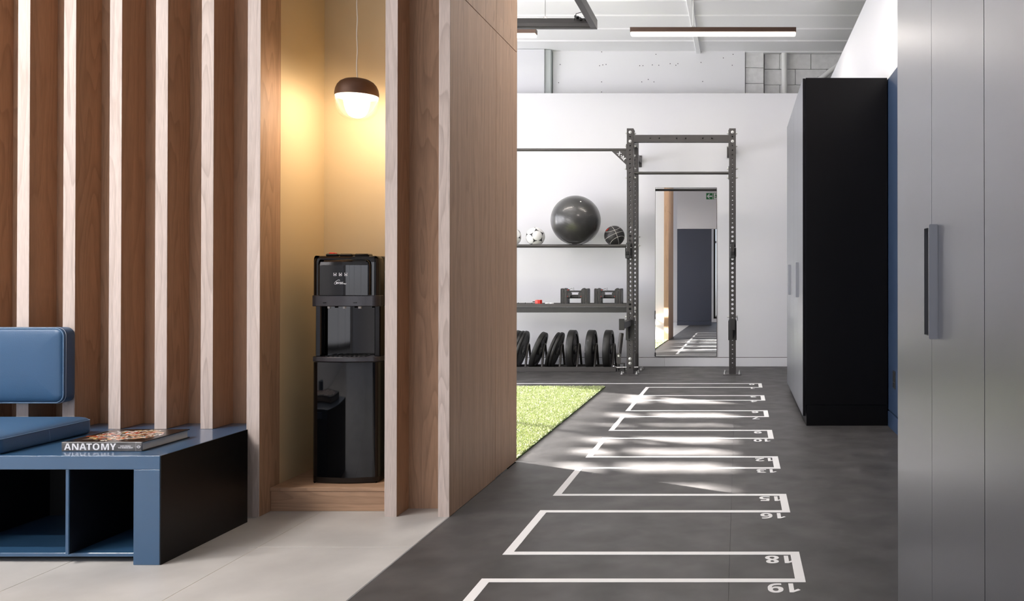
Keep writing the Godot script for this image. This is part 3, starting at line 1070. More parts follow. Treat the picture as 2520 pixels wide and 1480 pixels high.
func build_cooler() -> void:
	var o := thing("water_cooler", "tall glossy black water cooler standing in the tan niche", "water cooler", at(-1.85, 0.109, 4.25))
	var x0 := -2.011
	var x1 := -1.692
	var g := 0.109
	# heights from the photograph
	var yt := 1.180
	var yb := 0.993       # underside of the head panel, top of collar
	var yc := 0.941       # underside of collar
	var yr := 0.706       # drip tray top
	var b := mb(o)
	loft(b, outline(x0 + 0.012, x1 - 0.006, 4.20, 4.40, 0.01, 0.0), [[g + 0.01, 0.0], [yt - 0.012, 0.0], [yt - 0.004, 0.006]])
	part(o, "body", b, M.black_matte)
	b = mb(o)
	loft(b, outline(x0 + 0.006, x1 - 0.004, 4.14, 4.205, 0.008, 0.0), [[yb - 0.05, 0.0], [yt - 0.008, 0.0], [yt - 0.002, 0.004]])
	part(o, "rear_shell", b, M.black_matte)
	b = mb(o)
	loft(b, outline(x0 + 0.001, x1 - 0.001, 4.085, 4.20, 0.03, 0.016), [[g, 0.010], [g + 0.006, 0.002], [g + 0.03, 0.0], [yr - 0.028, 0.0]])
	part(o, "lower_door", b, M.black_plastic)
	b = mb(o)
	loft(b, outline(x0 - 0.001, x1 + 0.001, 4.08, 4.21, 0.034, 0.020), [[yr - 0.026, 0.003], [yr - 0.022, 0.0], [yr - 0.006, 0.0], [yr - 0.002, 0.003]])
	var tray := part(o, "drip_tray", b, M.black_satin)
	for k in 9:
		var q := mb(o)
		q.bd(x0 + 0.06 + k * 0.022, x0 + 0.072 + k * 0.022, yr - 0.003, yr + 0.0008, 4.10, 4.165, 0.0005)
		part(tray, "grille_bar", q, M.black_matte)
	# the recess
	for s in [[x0 + 0.008, x0 + 0.034], [x1 - 0.032, x1 - 0.004]]:
		boxpart(o, "pillar", [s[0], s[1], yr - 0.004, yc + 0.004, 4.112, 4.20], M.black_plastic, 0.004)
	b = mb(o)
	loft(b, outline(x0 + 0.036, x1 - 0.034, 4.165, 4.195, 0.006, -0.012), [[yr - 0.003, 0.0], [yc + 0.002, 0.0]])
	part(o, "recess_panel", b, M.black_plastic)
	b = mb(o)
	loft(b, outline(x0 - 0.003, x1 + 0.003, 4.078, 4.135, 0.034, 0.016), [[yc, 0.003], [yc + 0.003, 0.0], [yb - 0.003, 0.0], [yb, 0.003]])
	part(o, "collar", b, M.black_satin)
	for x in [811.5, 849.0, 887.0]:
		var q := mb(o)
		var px: float = (x - 1817.0) / FOCAL * 4.12
		q.lathe([Vector2(0, 0), Vector2(0.0065, 0), Vector2(0.0075, 0.001), Vector2(0.0075, 0.018), Vector2(0, 0.018)], 16, Transform3D(Basis(), at(px, yc - 0.011, 4.115)))
		part(o, "spout", q, M.spout_white, "white spout tip")
	b = mb(o)
	loft(b, outline(x0 + 0.001, x1 - 0.001, 4.088, 4.145, 0.026, 0.004), [[yb, 0.0], [yt - 0.03, 0.0], [yt - 0.012, 0.003], [yt - 0.003, 0.010], [yt, 0.02]])
	part(o, "head", b, M.black_plastic)
	# raised glossy control face
	b = mb(o)
	loft(b, outline(x0 + 0.036, x1 - 0.036, 4.072, 4.10, 0.012, 0.012), [[yb + 0.001, 0.0], [yt - 0.045, 0.0], [yt - 0.030, 0.003], [yt - 0.022, 0.010], [yt - 0.019, 0.018]])
	var face := part(o, "control_face", b, M.black_plastic)
	var fz := 4.0595
	for x in [824.5, 838.0, 851.5]:
		var cx: float = (x - 1817.0) / FOCAL * 4.06
		var cyy := 1.0925
		var q := mb(o)
		for e in [[-0.0065, -0.0053, -0.007, 0.005], [0.0053, 0.0065, -0.007, 0.005], [-0.0065, 0.0065, -0.0082, -0.007], [-0.0065, -0.003, 0.005, 0.0062], [0.003, 0.0065, 0.005, 0.0062]]:
			q.bd(cx + e[0], cx + e[1], cyy + e[2], cyy + e[3], fz - 0.0015, fz + 0.002)
		q.rod(at(cx, cyy - 0.0015, fz + 0.002), at(cx, cyy - 0.0015, fz - 0.0012), 0.0026, 12)
		part(face, "icon", q, M.print_white)
	var lg := mb(o)
	var sw := []
	for k in 34:
		var a := deg_to_rad(-20.0 + 265.0 * k / 33.0)
		var e := Vector2(0.0148 * cos(a), 0.0062 * sin(a)).rotated(0.62)
		sw.append(at(-1.8765 + e.x, 1.0555 + e.y, 4.0592))
	lg.sweep(sw, 0.00075, 6)
	part(face, "emblem", lg, M.print_white)
	for w in [["RS", 0.0098, -1.8755, 1.0515, 0.92], ["Royal", 0.0043, -1.8575, 1.0540, 1.1], ["Sovereign", 0.0043, -1.8495, 1.0482, 1.1]]:
		var m := part(face, "lettering", words(w[0], w[1], 0.003), M.print_white)
		m.transform = Transform3D(Basis(Vector3(w[4], 0, 0), Vector3(0.12 if w[0] == "RS" else 0.0, 1, 0), Vector3(0, 0, 1)), o.transform.affine_inverse() * at(w[2], w[3], 4.0605))
	for w in [["HOT", 799.5], ["WARM", 836.0], ["COLD", 874.5]]:
		var m := part(o, "lettering", words(w[0], 0.0022, 0.003), M.print_dark)
		m.transform = Transform3D(Basis(), o.transform.affine_inverse() * at((w[1] - 1817.0) / FOCAL * 4.07, 0.9585, 4.066))
	# push buttons on the top edge
	for k in 3:
		var xa: float = [-1.952, -1.886, -1.815][k]
		var xb: float = [-1.892, -1.826, -1.75][k]
		boxpart(o, "button", [xa, xb, yt - 0.002, yt + 0.010, 4.10, 4.16], M.black_plastic, 0.005)
	boxpart(o, "safety_button", [-1.942, -1.915, yt + 0.006, yt + 0.0155, 4.112, 4.145], M.red_plastic, 0.003).set_meta("label", "red hot-water button")


func build_pendant() -> void:
	var c := at(-1.848, 1.943, 4.2)
	var o := thing("pendant_lamp", "small pendant lamp with bronze cap and clear glass bowl over the water cooler", "pendant lamp", c)
	var b := MB.new()
	var pr := [Vector2(0, 0.099), Vector2(0.03, 0.098), Vector2(0.056, 0.0915), Vector2(0.076, 0.080), Vector2(0.089, 0.064), Vector2(0.0965, 0.046), Vector2(0.1, 0.026), Vector2(0.1, 0.012), Vector2(0.097, 0.012), Vector2(0.097, 0.02)]
	pr.reverse()
	b.lathe(pr, 56)
	part(o, "cap", b, M.bronze)
	b = MB.new()
	b.lathe([Vector2(0, 0.006), Vector2(0.0965, 0.006), Vector2(0.098, 0.012), Vector2(0.097, 0.019), Vector2(0.0, 0.019)], 48)
	part(o, "glow_ring", b, M.lamp_glow)
	b = MB.new()
	b.lathe([Vector2(0, -0.092), Vector2(0.02, -0.091), Vector2(0.036, -0.082), Vector2(0.048, -0.062), Vector2(0.057, -0.035), Vector2(0.0615, -0.005), Vector2(0.0625, 0.006)], 48)
	part(o, "diffuser", b, M.lamp_glow)
	b = MB.new()
	b.lathe([Vector2(0, -0.102), Vector2(0.035, -0.1015), Vector2(0.058, -0.094), Vector2(0.077, -0.080), Vector2(0.090, -0.060), Vector2(0.098, -0.035), Vector2(0.1, -0.01), Vector2(0.1, 0.011)], 56)
	b.lathe([Vector2(0.094, 0.011), Vector2(0.094, -0.01), Vector2(0.090, -0.034), Vector2(0.080, -0.055), Vector2(0.064, -0.075), Vector2(0.045, -0.089), Vector2(0.03, -0.0955), Vector2(0, -0.0965)], 56)
	part(o, "glass_bowl", b, M.bowl_glass, "clear glass bowl")
	var cord := []
	for k in 90:
		var y := 0.098 + 1.9 * k / 89.0
		cord.append(Vector3(0.0016 * cos(k * 0.9), y, 0.0016 * sin(k * 0.9)))
	b = MB.new()
	b.sweep(cord, 0.003, 6)
	part(o, "cord", b, M.cord_clear)
	b = MB.new()
	b.lathe([Vector2(0, 1.98), Vector2(0.05, 1.98), Vector2(0.055, 1.985), Vector2(0.055, 2.008), Vector2(0, 2.008)], 24)
	part(o, "canopy", b, M.bronze)
	var l := OmniLight3D.new()
	l.name = "pendant_light"
	l.position = Vector3(0, -0.03, 0)
	l.light_color = Color(1.0, 0.91, 0.81)
	l.light_energy = 0.27
	l.light_size = 0.05
	l.omni_range = 20.0
	l.omni_attenuation = 2.0
	l.shadow_enabled = true
	o.add_child(l)


# ---------------------------------------------------------------- ceiling lights
func linear_lamp(label: String, x0: float, x1: float, y: float, d: float, hanger: Array, energy := 2.2, tone := Color(1.0, 0.96, 0.92)) -> void:
	var o := thing("linear_light", label, "ceiling light", at((x0 + x1) * 0.5, y, d), "black linear lights under the ceiling")
	boxpart(o, "housing", [x0, x1, y, y + 0.045, d - 0.04, d + 0.04], M.fixture_glow_tint, 0.002)
	boxpart(o, "diffuser", [x0 + 0.004, x1 - 0.004, y - 0.034, y - 0.0002, d - 0.036, d + 0.036], M.tube_glow, 0.008)
	for x in hanger:
		var b := mb(o)
		b.bd(x - 0.016, x + 0.016, y + 0.044, y + 0.064, d - 0.02, d + 0.02, 0.002)
		b.rod(at(x, y + 0.06, d), at(x, 3.957, d), 0.007, 8)
		part(o, "hanger", b, M.pipe_white if hanger.size() == 1 else M.fixture_black)
	var a := AreaLight3D.new()
	a.name = "linear_lamp_light"
	a.position = Vector3(0, -0.045, 0)
	a.rotation_degrees = Vector3(-90, 0, 0)
	a.area_size = Vector2(x1 - x0, 0.07)
	a.light_energy = energy
	a.light_color = tone
	a.area_range = 30.0
	a.area_attenuation = 2.0
	a.shadow_enabled = true
	o.add_child(a)


func build_lights() -> void:
	var d := 8.9
	var y := EYE + (687.0 - 79.0) / FOCAL * d
	linear_lamp("long linear light in the clear middle of the ceiling, over the passage to the mirror", (1551.0 - 1817.0) / FOCAL * d, (1959.0 - 1817.0) / FOCAL * d, y, d, [(1706.0 - 1817.0) / FOCAL * d])
	linear_lamp("linear light whose short end shows past the wood wall, under the black frame light", (1318.0 - 1817.0) / FOCAL * d - 1.7, (1319.5 - 1817.0) / FOCAL * d, y - 0.014, d, [(1318.0 - 1817.0) / FOCAL * d - 0.9])
	# the same fitting added over the passage, unseen, to brighten wood wall and bulkhead
	linear_lamp("added unseen linear light over the passage, brightening the wood wall", -0.75, 0.35, 3.6, 5.6, [-0.2], 4.5, Color(1.0, 0.97, 0.945))
	linear_lamp("added unseen linear light by the near lockers, brightening the white bulkhead", -0.6, 0.45, 3.6, 0.6, [0.1], 0.7, Color(1.0, 0.97, 0.945))
	linear_lamp("long linear light over the foyer bench, above the camera's view", -5.0, -3.5, 3.35, 2.3, [-4.2], 11.5, Color(1.0, 0.975, 0.96))
	linear_lamp("long linear light over the foyer tiles, above the camera's view", -5.0, -3.3, 3.35, 0.9, [-4.2], 10.5, Color(1.0, 0.975, 0.96))
	# square suspended frame
	var e := 8.0
	var yb := EYE + (687.0 - 71.5) / FOCAL * e
	var xr := (1469.5 - 1817.0) / FOCAL * e
	var xl := xr - 2.3
	var e0 := e - 2.3
	var o := thing("frame_light", "large square black frame light hung on wires, its corner pointing at the gym", "ceiling light", at((xl + xr) * 0.5, yb, e - 1.15))
	var w := 0.055
	var h := 0.088
	for s in [[xl, xr, e - w, e], [xl, xr, e0, e0 + w], [xr - w, xr, e0 + w, e - w], [xl, xl + w, e0 + w, e - w]]:
		boxpart(o, "frame_bar", [s[0], s[1], yb, yb + h, s[2], s[3]], M.fixture_black, 0.002)
	boxpart(o, "frame_channel", [xl + w, xr - w, yb + 0.012, yb + 0.042, e - w - 0.004, e - w], M.powder_black, 0.001)
	# its upper side glows against the ceiling
	for z in [e0 + 0.0275, e - 0.0275]:
		boxpart(o, "uplight", [xl + 0.03, xr - 0.03, yb + h - 0.004, yb + h + 0.001, z - 0.018, z + 0.018], M.tube_glow, 0.0)
		var u := AreaLight3D.new()
		u.name = "frame_uplight"
		u.position = at((xl + xr) * 0.5, yb + h + 0.006, z) - o.position
		u.rotation_degrees = Vector3(90, 0, 0)
		u.area_size = Vector2(xr - xl, 0.04)
		u.light_energy = 3.0
		u.light_color = Color(1.0, 0.98, 0.97)
		u.area_range = 20.0
		u.area_attenuation = 2.0
		u.shadow_enabled = true
		o.add_child(u, true)
	for p in [[(1341.0 - 1817.0) / FOCAL * (e - 0.03), e - 0.03], [xr - 0.03, e - 0.9], [xl + 0.6, e0 + 0.03], [xl + 0.03, e - 0.9]]:
		var b := mb(o)
		var f := Transform3D(Basis(), at(p[0], yb + h + 0.011, p[1]))
		var ring := []
		for q in rrect(-0.011, 0.011, -0.011, 0.011, 0.004, 3):
			ring.append(f * Vector3(q.x, q.y, 0))
		b.sweep(ring, 0.004, 6, true)
		b.rod(at(p[0], yb + h + 0.02, p[1]), at(p[0], 3.957, p[1]), 0.0022, 6)
		part(o, "suspension_wire", b, M.fixture_black)
	var cb := mb(o)
	var r := RandomNumberGenerator.new()
	r.seed = 9
	for k in 7:
		var p := at(xr - 0.19 + 0.022 * k, yb + 0.10 - 0.010 * k, e - w - 0.03)
		cb.rod(p, p + Vector3(r.randf_range(-.03, .03), r.randf_range(-.03, .02), r.randf_range(-.02, .02)), 0.012, 8, 0.003)
	cb.sweep([at(xr - 0.2, yb + 0.06, e - w - 0.03), at(xr - 0.18, yb + 0.12, e - w - 0.03), at(xr - 0.12, yb + 0.14, e - w - 0.02), at(xr - 0.05, yb + 0.09, e - w - 0.01)], 0.004, 6)
	part(o, "cable_bundle", cb, M.black_panel, "tangle of black connectors")


# ---------------------------------------------------------------- gym floor
func build_turf() -> void:
	var o := thing("artificial_turf", "rectangle of bright green artificial turf on the black gym floor", "turf", at(-2.5, 0, 6.84))
	var x0 := -3.7
	var x1 := -1.31
	var d0 := 5.11
	var d1 := 8.56
	boxpart(o, "backing", [x0, x1, 0.0005, 0.009, d0, d1], M.turf_base, 0.002)
	var b := MB.new()
	var up := Vector3.UP
	b.quad(Vector3(-0.0026, 0, 0), Vector3(0.0026, 0, 0), Vector3(0.0022, 0.009, 0.003), Vector3(-0.0022, 0.009, 0.003), Vector3.BACK)
	b.tri(Vector3(-0.0022, 0.009, 0.003), Vector3(0.0022, 0.009, 0.003), Vector3(0, 0.016, 0.009), Vector3(0, .5, 1), Vector3(0, .5, 1), Vector3(0, .5, 1))
	var mm := MultiMesh.new()
	mm.transform_format = MultiMesh.TRANSFORM_3D
	mm.use_colors = true
	mm.mesh = b.mesh()
	var cnt := 170000
	mm.instance_count = cnt
	var r := RandomNumberGenerator.new()
	r.seed = 3
	for k in cnt:
		var p := at(r.randf_range(x0 + 0.004, x1 - 0.004), 0.008, r.randf_range(d0 + 0.004, d1 - 0.004)) - o.position
		var s := r.randf_range(0.7, 1.25)
		var ba := Basis(up, r.randf() * TAU) * Basis(Vector3.RIGHT, r.randf_range(-0.2, 0.9))
		mm.set_instance_transform(k, Transform3D(ba.scaled(Vector3(1, s, 1)), p))
		var q := r.randf()
		var c := Color(0.40, 0.50, 0.17).lerp(Color(0.64, 0.69, 0.38), q)
		if r.randf() < 0.22:
			c = Color(0.84, 0.83, 0.64)
		mm.set_instance_color(k, c)
	var i := MultiMeshInstance3D.new()
	i.name = "blades"
	i.multimesh = mm
	i.material_override = M.grass
	i.set_meta("kind", "stuff")
	o.add_child(i, true)


func build_ladder() -> void:
	var o := thing("floor_ladder", "white tape ladder snaking down the black rubber floor with numbers by its rungs", "floor marking", at(-0.34, 0, 6.0))
	var T := 0.0012
	var w := 0.036
	var l := -0.915
	var rt := 0.238
	for n in range(0, 23):
		if n % 3 == 2:
			continue
		var d := 8.859 - 0.3049 * n
		boxpart(o, "rung", [-5.4 if n == 0 else l, rt, 0.0, T, d, d + w], M.tape, 0.0003)
		if n % 3 == 0:
			boxpart(o, "side_line", [rt - w, rt, 0.0, T, d - 0.3049 + w, d], M.tape, 0.0003)
		elif n < 22:
			boxpart(o, "side_line", [l, l + w, 0.0, T, d - 0.6098 + w, d], M.tape, 0.0003)
		var m := part(o, "numeral", words(str(n), 0.086, 0.001), M.tape)
		var cx := 0.158 if n > 9 else 0.136
		m.transform = Transform3D(Basis(Vector3(-0.92, 0, 0), Vector3(0, 0, 1), Vector3(0, 1, 0)), at(cx, 0.0008, d - 0.055) - o.position)


# ---------------------------------------------------------------- the rig
func upright(o: Node3D, xc: float, d: float, top: float, anchors: bool, bolts: Array, dense := true) -> void:
	var b := mb(o)
	var w := 0.076
	var hs := []
	if dense:
		for k in range(53, -1, -1):
			var y := 2.717 - 0.0508 * k
			if y > 0.06 and y < top - 0.02:
				hs.append([y, 0.0142 if y > 0.66 and y < 1.70 else 0.0085])
	var f := Transform3D(Basis(), at(xc, 0, d))
	b.holed(w - 0.006, 0.008, top, hs, 0.05, 0.006, f)
	b.holed(w - 0.006, 0.008, top, hs, 0.05, 0.006, Transform3D(Basis(Vector3.UP, PI), at(xc, 0, d + w)))
	for s in [-1.0, 1.0]:
		var h := w * 0.5
		# rounded side with its two corner chamfers
		b.quad(at(xc + s * h, 0.008, d + 0.003), at(xc + s * h, 0.008, d + w - 0.003), at(xc + s * h, top, d + w - 0.003), at(xc + s * h, top, d + 0.003), Vector3(s, 0, 0))
		b.quad(at(xc + s * h, 0.008, d + 0.003), at(xc + s * (h - .003), 0.008, d), at(xc + s * (h - .003), top, d), at(xc + s * h, top, d + 0.003), Vector3(s, 0, 1))
		b.quad(at(xc + s * h, 0.008, d + w - 0.003), at(xc + s * (h - .003), 0.008, d + w), at(xc + s * (h - .003), top, d + w), at(xc + s * h, top, d + w - 0.003), Vector3(s, 0, -1))
	b.bd(xc - w * .5 + 0.001, xc + w * .5 - 0.001, top - 0.002, top + 0.003, d + 0.001, d + w - 0.001, 0.001)
	var u := part(o, "upright", b, M.powder_black)
	b = mb(o)
	b.bd(xc - 0.105, xc + 0.1, 0.0, 0.008, d - 0.07, d + w + 0.06, 0.002)
	part(u, "base_plate", b, M.powder_black)
	if anchors:
		for s in [[-0.085, -0.045], [0.08, -0.045], [-0.085, w + 0.035], [0.08, w + 0.035]]:
			b = mb(o)
			var q := at(xc + s[0], 0.008, d + s[1])
			b.rod(q, q + Vector3(0, 0.004, 0), 0.014, 14)
			b.rod(q + Vector3(0, 0.004, 0), q + Vector3(0, 0.015, 0), 0.010, 6, 0.001)
			b.rod(q + Vector3(0, 0.015, 0), q + Vector3(0, 0.032, 0), 0.006, 10, 0.001)
			part(u, "anchor_bolt", b, M.zinc)
	for y in bolts:
		b = mb(o)
		b.rod(at(xc, y, d), at(xc, y, d - 0.003), 0.017, 18)
		b.lathe([Vector2(0.0135, 0), Vector2(0.013, 0.006), Vector2(0.009, 0.010), Vector2(0, 0.0115)], 6, Transform3D(MB.frame(Vector3(0, 0, 1)), at(xc, y, d - 0.003)), 0.9)
		part(u, "bolt", b, M.zinc)


func side_bolt(o: Node3D, x: float, y: float, d: float, s: float, len := 0.02) -> void:
	var b := mb(o)
	b.rod(at(x, y, d), at(x + s * 0.004, y, d), 0.014, 14)
	b.rod(at(x + s * 0.004, y, d), at(x + s * 0.014, y, d), 0.0105, 6, 0.001)
	b.rod(at(x + s * 0.014, y, d), at(x + s * (0.014 + len), y, d), 0.0055, 8, 0.001)
	part(o, "side_bolt", b, M.zinc)


func build_rack() -> void:
	var xl := -1.213
	var xr := -0.066
	var F := 9.72
	var R := 10.16
	var o := thing("training_rack", "tall black steel training rack with pierced uprights, pull-up bars and shelves by the white wall", "training rack", at(-0.64, 0, 9.9))
	upright(o, xl, F, 2.757, true, [2.717, 2.6154, 0.176, 0.1255])
	upright(o, xr, F, 2.757, true, [2.717, 2.6154])
	upright(o, xl, R, 2.757, true, [2.515, 0.72])
	for d in [F, R]:
		upright(o, -3.118, d, 2.757, false, [], d == F)
	# top cross beam with its six holes
	var b := mb(o)
	var hs := []
	for px in [1600.0, 1622.5, 1665.0, 1687.5, 1729.5, 1752.0]:
		hs.append([(px - 1817.0) / FOCAL * F, 0.008])
	var bx := Basis(Vector3(0, 1, 0), Vector3(1, 0, 0), Vector3(0, 0, -1))
	var yc := 2.647
	var f := Transform3D(Basis(Vector3(0, -1, 0), Vector3(1, 0, 0), Vector3(0, 0, 1)), at(0, yc, F + 0.004))
	b.holed(0.08, xl + 0.044, xr - 0.044, hs, 0.05, 0.006, f)
	b.bd(xl + 0.044, xr - 0.044, yc - 0.0405, yc - 0.037, F + 0.004, F + 0.072)
	b.bd(xl + 0.044, xr - 0.044, yc + 0.037, yc + 0.0405, F + 0.004, F + 0.072)
	b.bd(xl + 0.044, xr - 0.044, yc - 0.037, yc + 0.037, F + 0.069, F + 0.072)
	var beam := part(o, "cross_beam", b, M.powder_black)
	for s in [[xl + 0.038, xl + 0.045], [xr - 0.045, xr - 0.038]]:
		b = mb(o)
		b.bd(s[0], s[1], 2.545, 2.745, F + 0.004, F + 0.074, 0.001)
		part(beam, "end_plate", b, M.powder_black)
	for y in [2.71, 2.565]:
		side_bolt(o, xl - 0.038, y, F + 0.038, -1.0, 0.006)
		side_bolt(o, xr + 0.038, y, F + 0.038, 1.0, 0.004)
		side_bolt(o, xl + 0.045, y, F + 0.038, 1.0, 0.004)
		side_bolt(o, xr - 0.045, y, F + 0.038, -1.0, 0.006)
	# beams running back at the top
	for x in [xl, xr]:
		boxpart(o, "side_beam", [x - 0.037, x + 0.037, 2.60, 2.675, F + 0.077, R - 0.001 if x < -1.0 else 10.601], M.powder_black, 0.002)
	boxpart(o, "wall_beam", [xl - 0.03, xl + 0.03, 2.49, 2.55, R + 0.077, 10.615], M.powder_black, 0.002)
	boxpart(o, "wall_plate", [-1.262, -1.184, 2.44, 2.583, 10.615, 10.629], M.powder_black, 0.002)
	boxpart(o, "wall_plate", [-0.139, -0.05, 2.555, 2.70, 10.60, 10.629], M.powder_black, 0.002)
	boxpart(o, "bracket_plate", [xl - 0.036, xl + 0.036, 2.50, 2.625, R - 0.008, R - 0.0005], M.powder_black, 0.001)
	# pull-up bar between the uprights
	b = mb(o)
	var yb := 2.262
	b.rod(at(xl + 0.044, yb, F + 0.038), at(xr - 0.044, yb, F + 0.038), 0.0165, 24)
	var bar := part(o, "pull_up_bar", b, M.powder_black)
	for s in [[xl + 0.038, xl + 0.045, xl + 0.045, 1.0], [xr - 0.045, xr - 0.038, xr - 0.045, -1.0]]:
		b = mb(o)
		b.bd(s[0], s[1], 2.19, 2.335, F + 0.004, F + 0.072, 0.001)
		part(bar, "end_plate", b, M.powder_black)
		for y in [2.21, 2.312]:
			side_bolt(o, s[2], y, F + 0.038, s[3], 0.004)
	for y in [2.21, 2.312]:
		side_bolt(o, xr + 0.038, y, F + 0.038, 1.0, 0.012)
		side_bolt(o, xl - 0.038, y, F + 0.038, -1.0, 0.008)
	# higher bar to the left with its lettered gusset
	b = mb(o)
	yb = 2.524
	b.rod(at(-3.08, yb, F + 0.038), at(xl - 0.046, yb, F + 0.038), 0.0165, 24)
	bar = part(o, "pull_up_bar", b, M.powder_black)
	b = mb(o)
	b.bd(xl - 0.046, xl - 0.0385, 2.30, 2.585, F + 0.003, F + 0.073, 0.001)
	part(bar, "end_plate", b, M.powder_black)
	var g := mb(o)
	g.prism(PackedVector2Array([Vector2(-1.43, 2.513), Vector2(xl - 0.045, 2.513), Vector2(xl - 0.045, 2.352)]), -0.004, 0.004, Transform3D(Basis(), at(0, 0, F + 0.03)))
	part(bar, "gusset", g, M.powder_black)
	var inv := o.transform.affine_inverse()
	for w in [["X", 0.038, 1523.5, 378.0], ["M", 0.036, 1534.0, 389.0]]:
		var m := part(bar, "lettering", words(w[0], w[1], 0.002, "serif"), M.print_white)
		m.transform = Transform3D(Basis(Vector3(0, 0, 1), -0.82) * Basis().scaled(Vector3(1.15, 1, 1)), inv * at((w[2] - 1817.0) / FOCAL * 9.745, EYE + (687.0 - w[3]) / FOCAL * 9.745, F + 0.0255))
	var star := PackedVector2Array()
	for k in 10:
		var a := PI / 2 + TAU * k / 10 - 0.8
		star.append(Vector2(cos(a), sin(a)) * (0.010 if k % 2 == 0 else 0.0042))
	g = mb(o)
	g.prism(star, 0.0, 0.002, Transform3D(Basis(), at((1528.8 - 1817.0) / FOCAL * 9.745, EYE + (687.0 - 383.5) / FOCAL * 9.745, F + 0.0255)))
	part(bar, "star", g, M.print_white)
	side_bolt(o, xl - 0.046, 2.565, F + 0.038, -1.0, 0.004)
	side_bolt(o, xl - 0.046, 2.31, F + 0.038, -1.0, 0.010)
	# two-rail ball shelf
	for d in [10.09, 10.226]:
		b = mb(o)
		b.rod(at(-3.08, 1.456, d), at(xl - 0.046, 1.456, d), 0.0175, 22)
		part(o, "ball_rail", b, M.powder_black)
	boxpart(o, "ball_rail_plate", [xl - 0.046, xl - 0.0385, 1.42, 1.58, 10.066, 10.25], M.powder_black, 0.001)
	for y in [1.565, 1.463]:
		side_bolt(o, xl + 0.038, y, R + 0.038, 1.0, 0.014)
	# flat shelf
	b = mb(o)
	b.bd(-3.08, xl - 0.042, 0.748, 0.754, 9.985, 10.32, 0.001)
	b.bd(-3.08, xl - 0.042, 0.749, 0.786, 9.98, 9.986, 0.001)
	b.bd(-3.08, xl - 0.042, 0.754, 0.786, 10.314, 10.32, 0.001)
	part(o, "shelf", b, M.powder_black)
	boxpart(o, "shelf_beam", [-3.08, xl - 0.042, 0.684, 0.744, 9.992, 10.05], M.powder_deep, 0.003)
	boxpart(o, "shelf_bracket", [xl - 0.042, xl - 0.0385, 0.684, 0.786, 9.99, 10.24], M.powder_black, 0.001)
	# barbell tube at the foot of the rear upright
	b = mb(o)
	b.lathe([Vector2(0.0, 0.03), Vector2(0.034, 0.03), Vector2(0.034, 0.205), Vector2(0.029, 0.205), Vector2(0.029, 0.05), Vector2(0, 0.05)], 24, Transform3D(Basis(), at(-1.196, 0.0, 10.118)))
	part(o, "barbell_tube", b, M.powder_black)
	side_bolt(o, xl + 0.038, 0.155, R + 0.03, 1.0, 0.012)
	# hinged landmine sleeve at the foot of the front upright
	b = mb(o)
	b.bd(-1.362, -1.352, 0.03, 0.115, 9.76, 9.82, 0.002)
	b.bd(-1.292, -1.282, 0.03, 0.115, 9.76, 9.82, 0.002)
	b.bd(-1.362, -1.282, 0.112, 0.122, 9.76, 9.82, 0.002)
	b.bd(-1.345, -1.25, 0.028, 0.04, 9.77, 9.81, 0.002)
	var lm := part(o, "landmine_bracket", b, M.powder_black)
	b = mb(o)
	b.rod(at(-1.348, 0.195, 9.79), at(-1.318, 0.46, 9.80), 0.0255, 22, 0.003)
	part(lm, "sleeve", b, M.powder_black)
	b = mb(o)
	b.prism(rrect(-0.026, 0.026, -0.09, 0.035, 0.024, 6), -0.004, 0.004, Transform3D(Basis(), at(-1.345, 0.205, 9.758)))
	part(lm, "clevis", b, M.powder_black)
	b = mb(o)
	b.rod(at(-1.345, 0.205, 9.754), at(-1.345, 0.205, 9.748), 0.012, 14, 0.002)
	part(lm, "clevis_bolt", b, M.zinc)
	b = mb(o)
	b.rod(at(-1.366, 0.075, 9.755), at(-1.253, 0.078, 9.755), 0.008, 12, 0.002)
	b.rod(at(-1.17, 0.08, 9.74), at(-1.12, 0.08, 9.74), 0.010, 12, 0.002)
	part(lm, "pin", b, M.chrome)
	b = mb(o)
	b.ball(at(-1.398, 0.088, 9.755), 0.012, 16)
	b.rod(at(-1.398, 0.088, 9.755), at(-1.36, 0.078, 9.755), 0.004, 8)
	part(lm, "pull_knob", b, M.chrome)


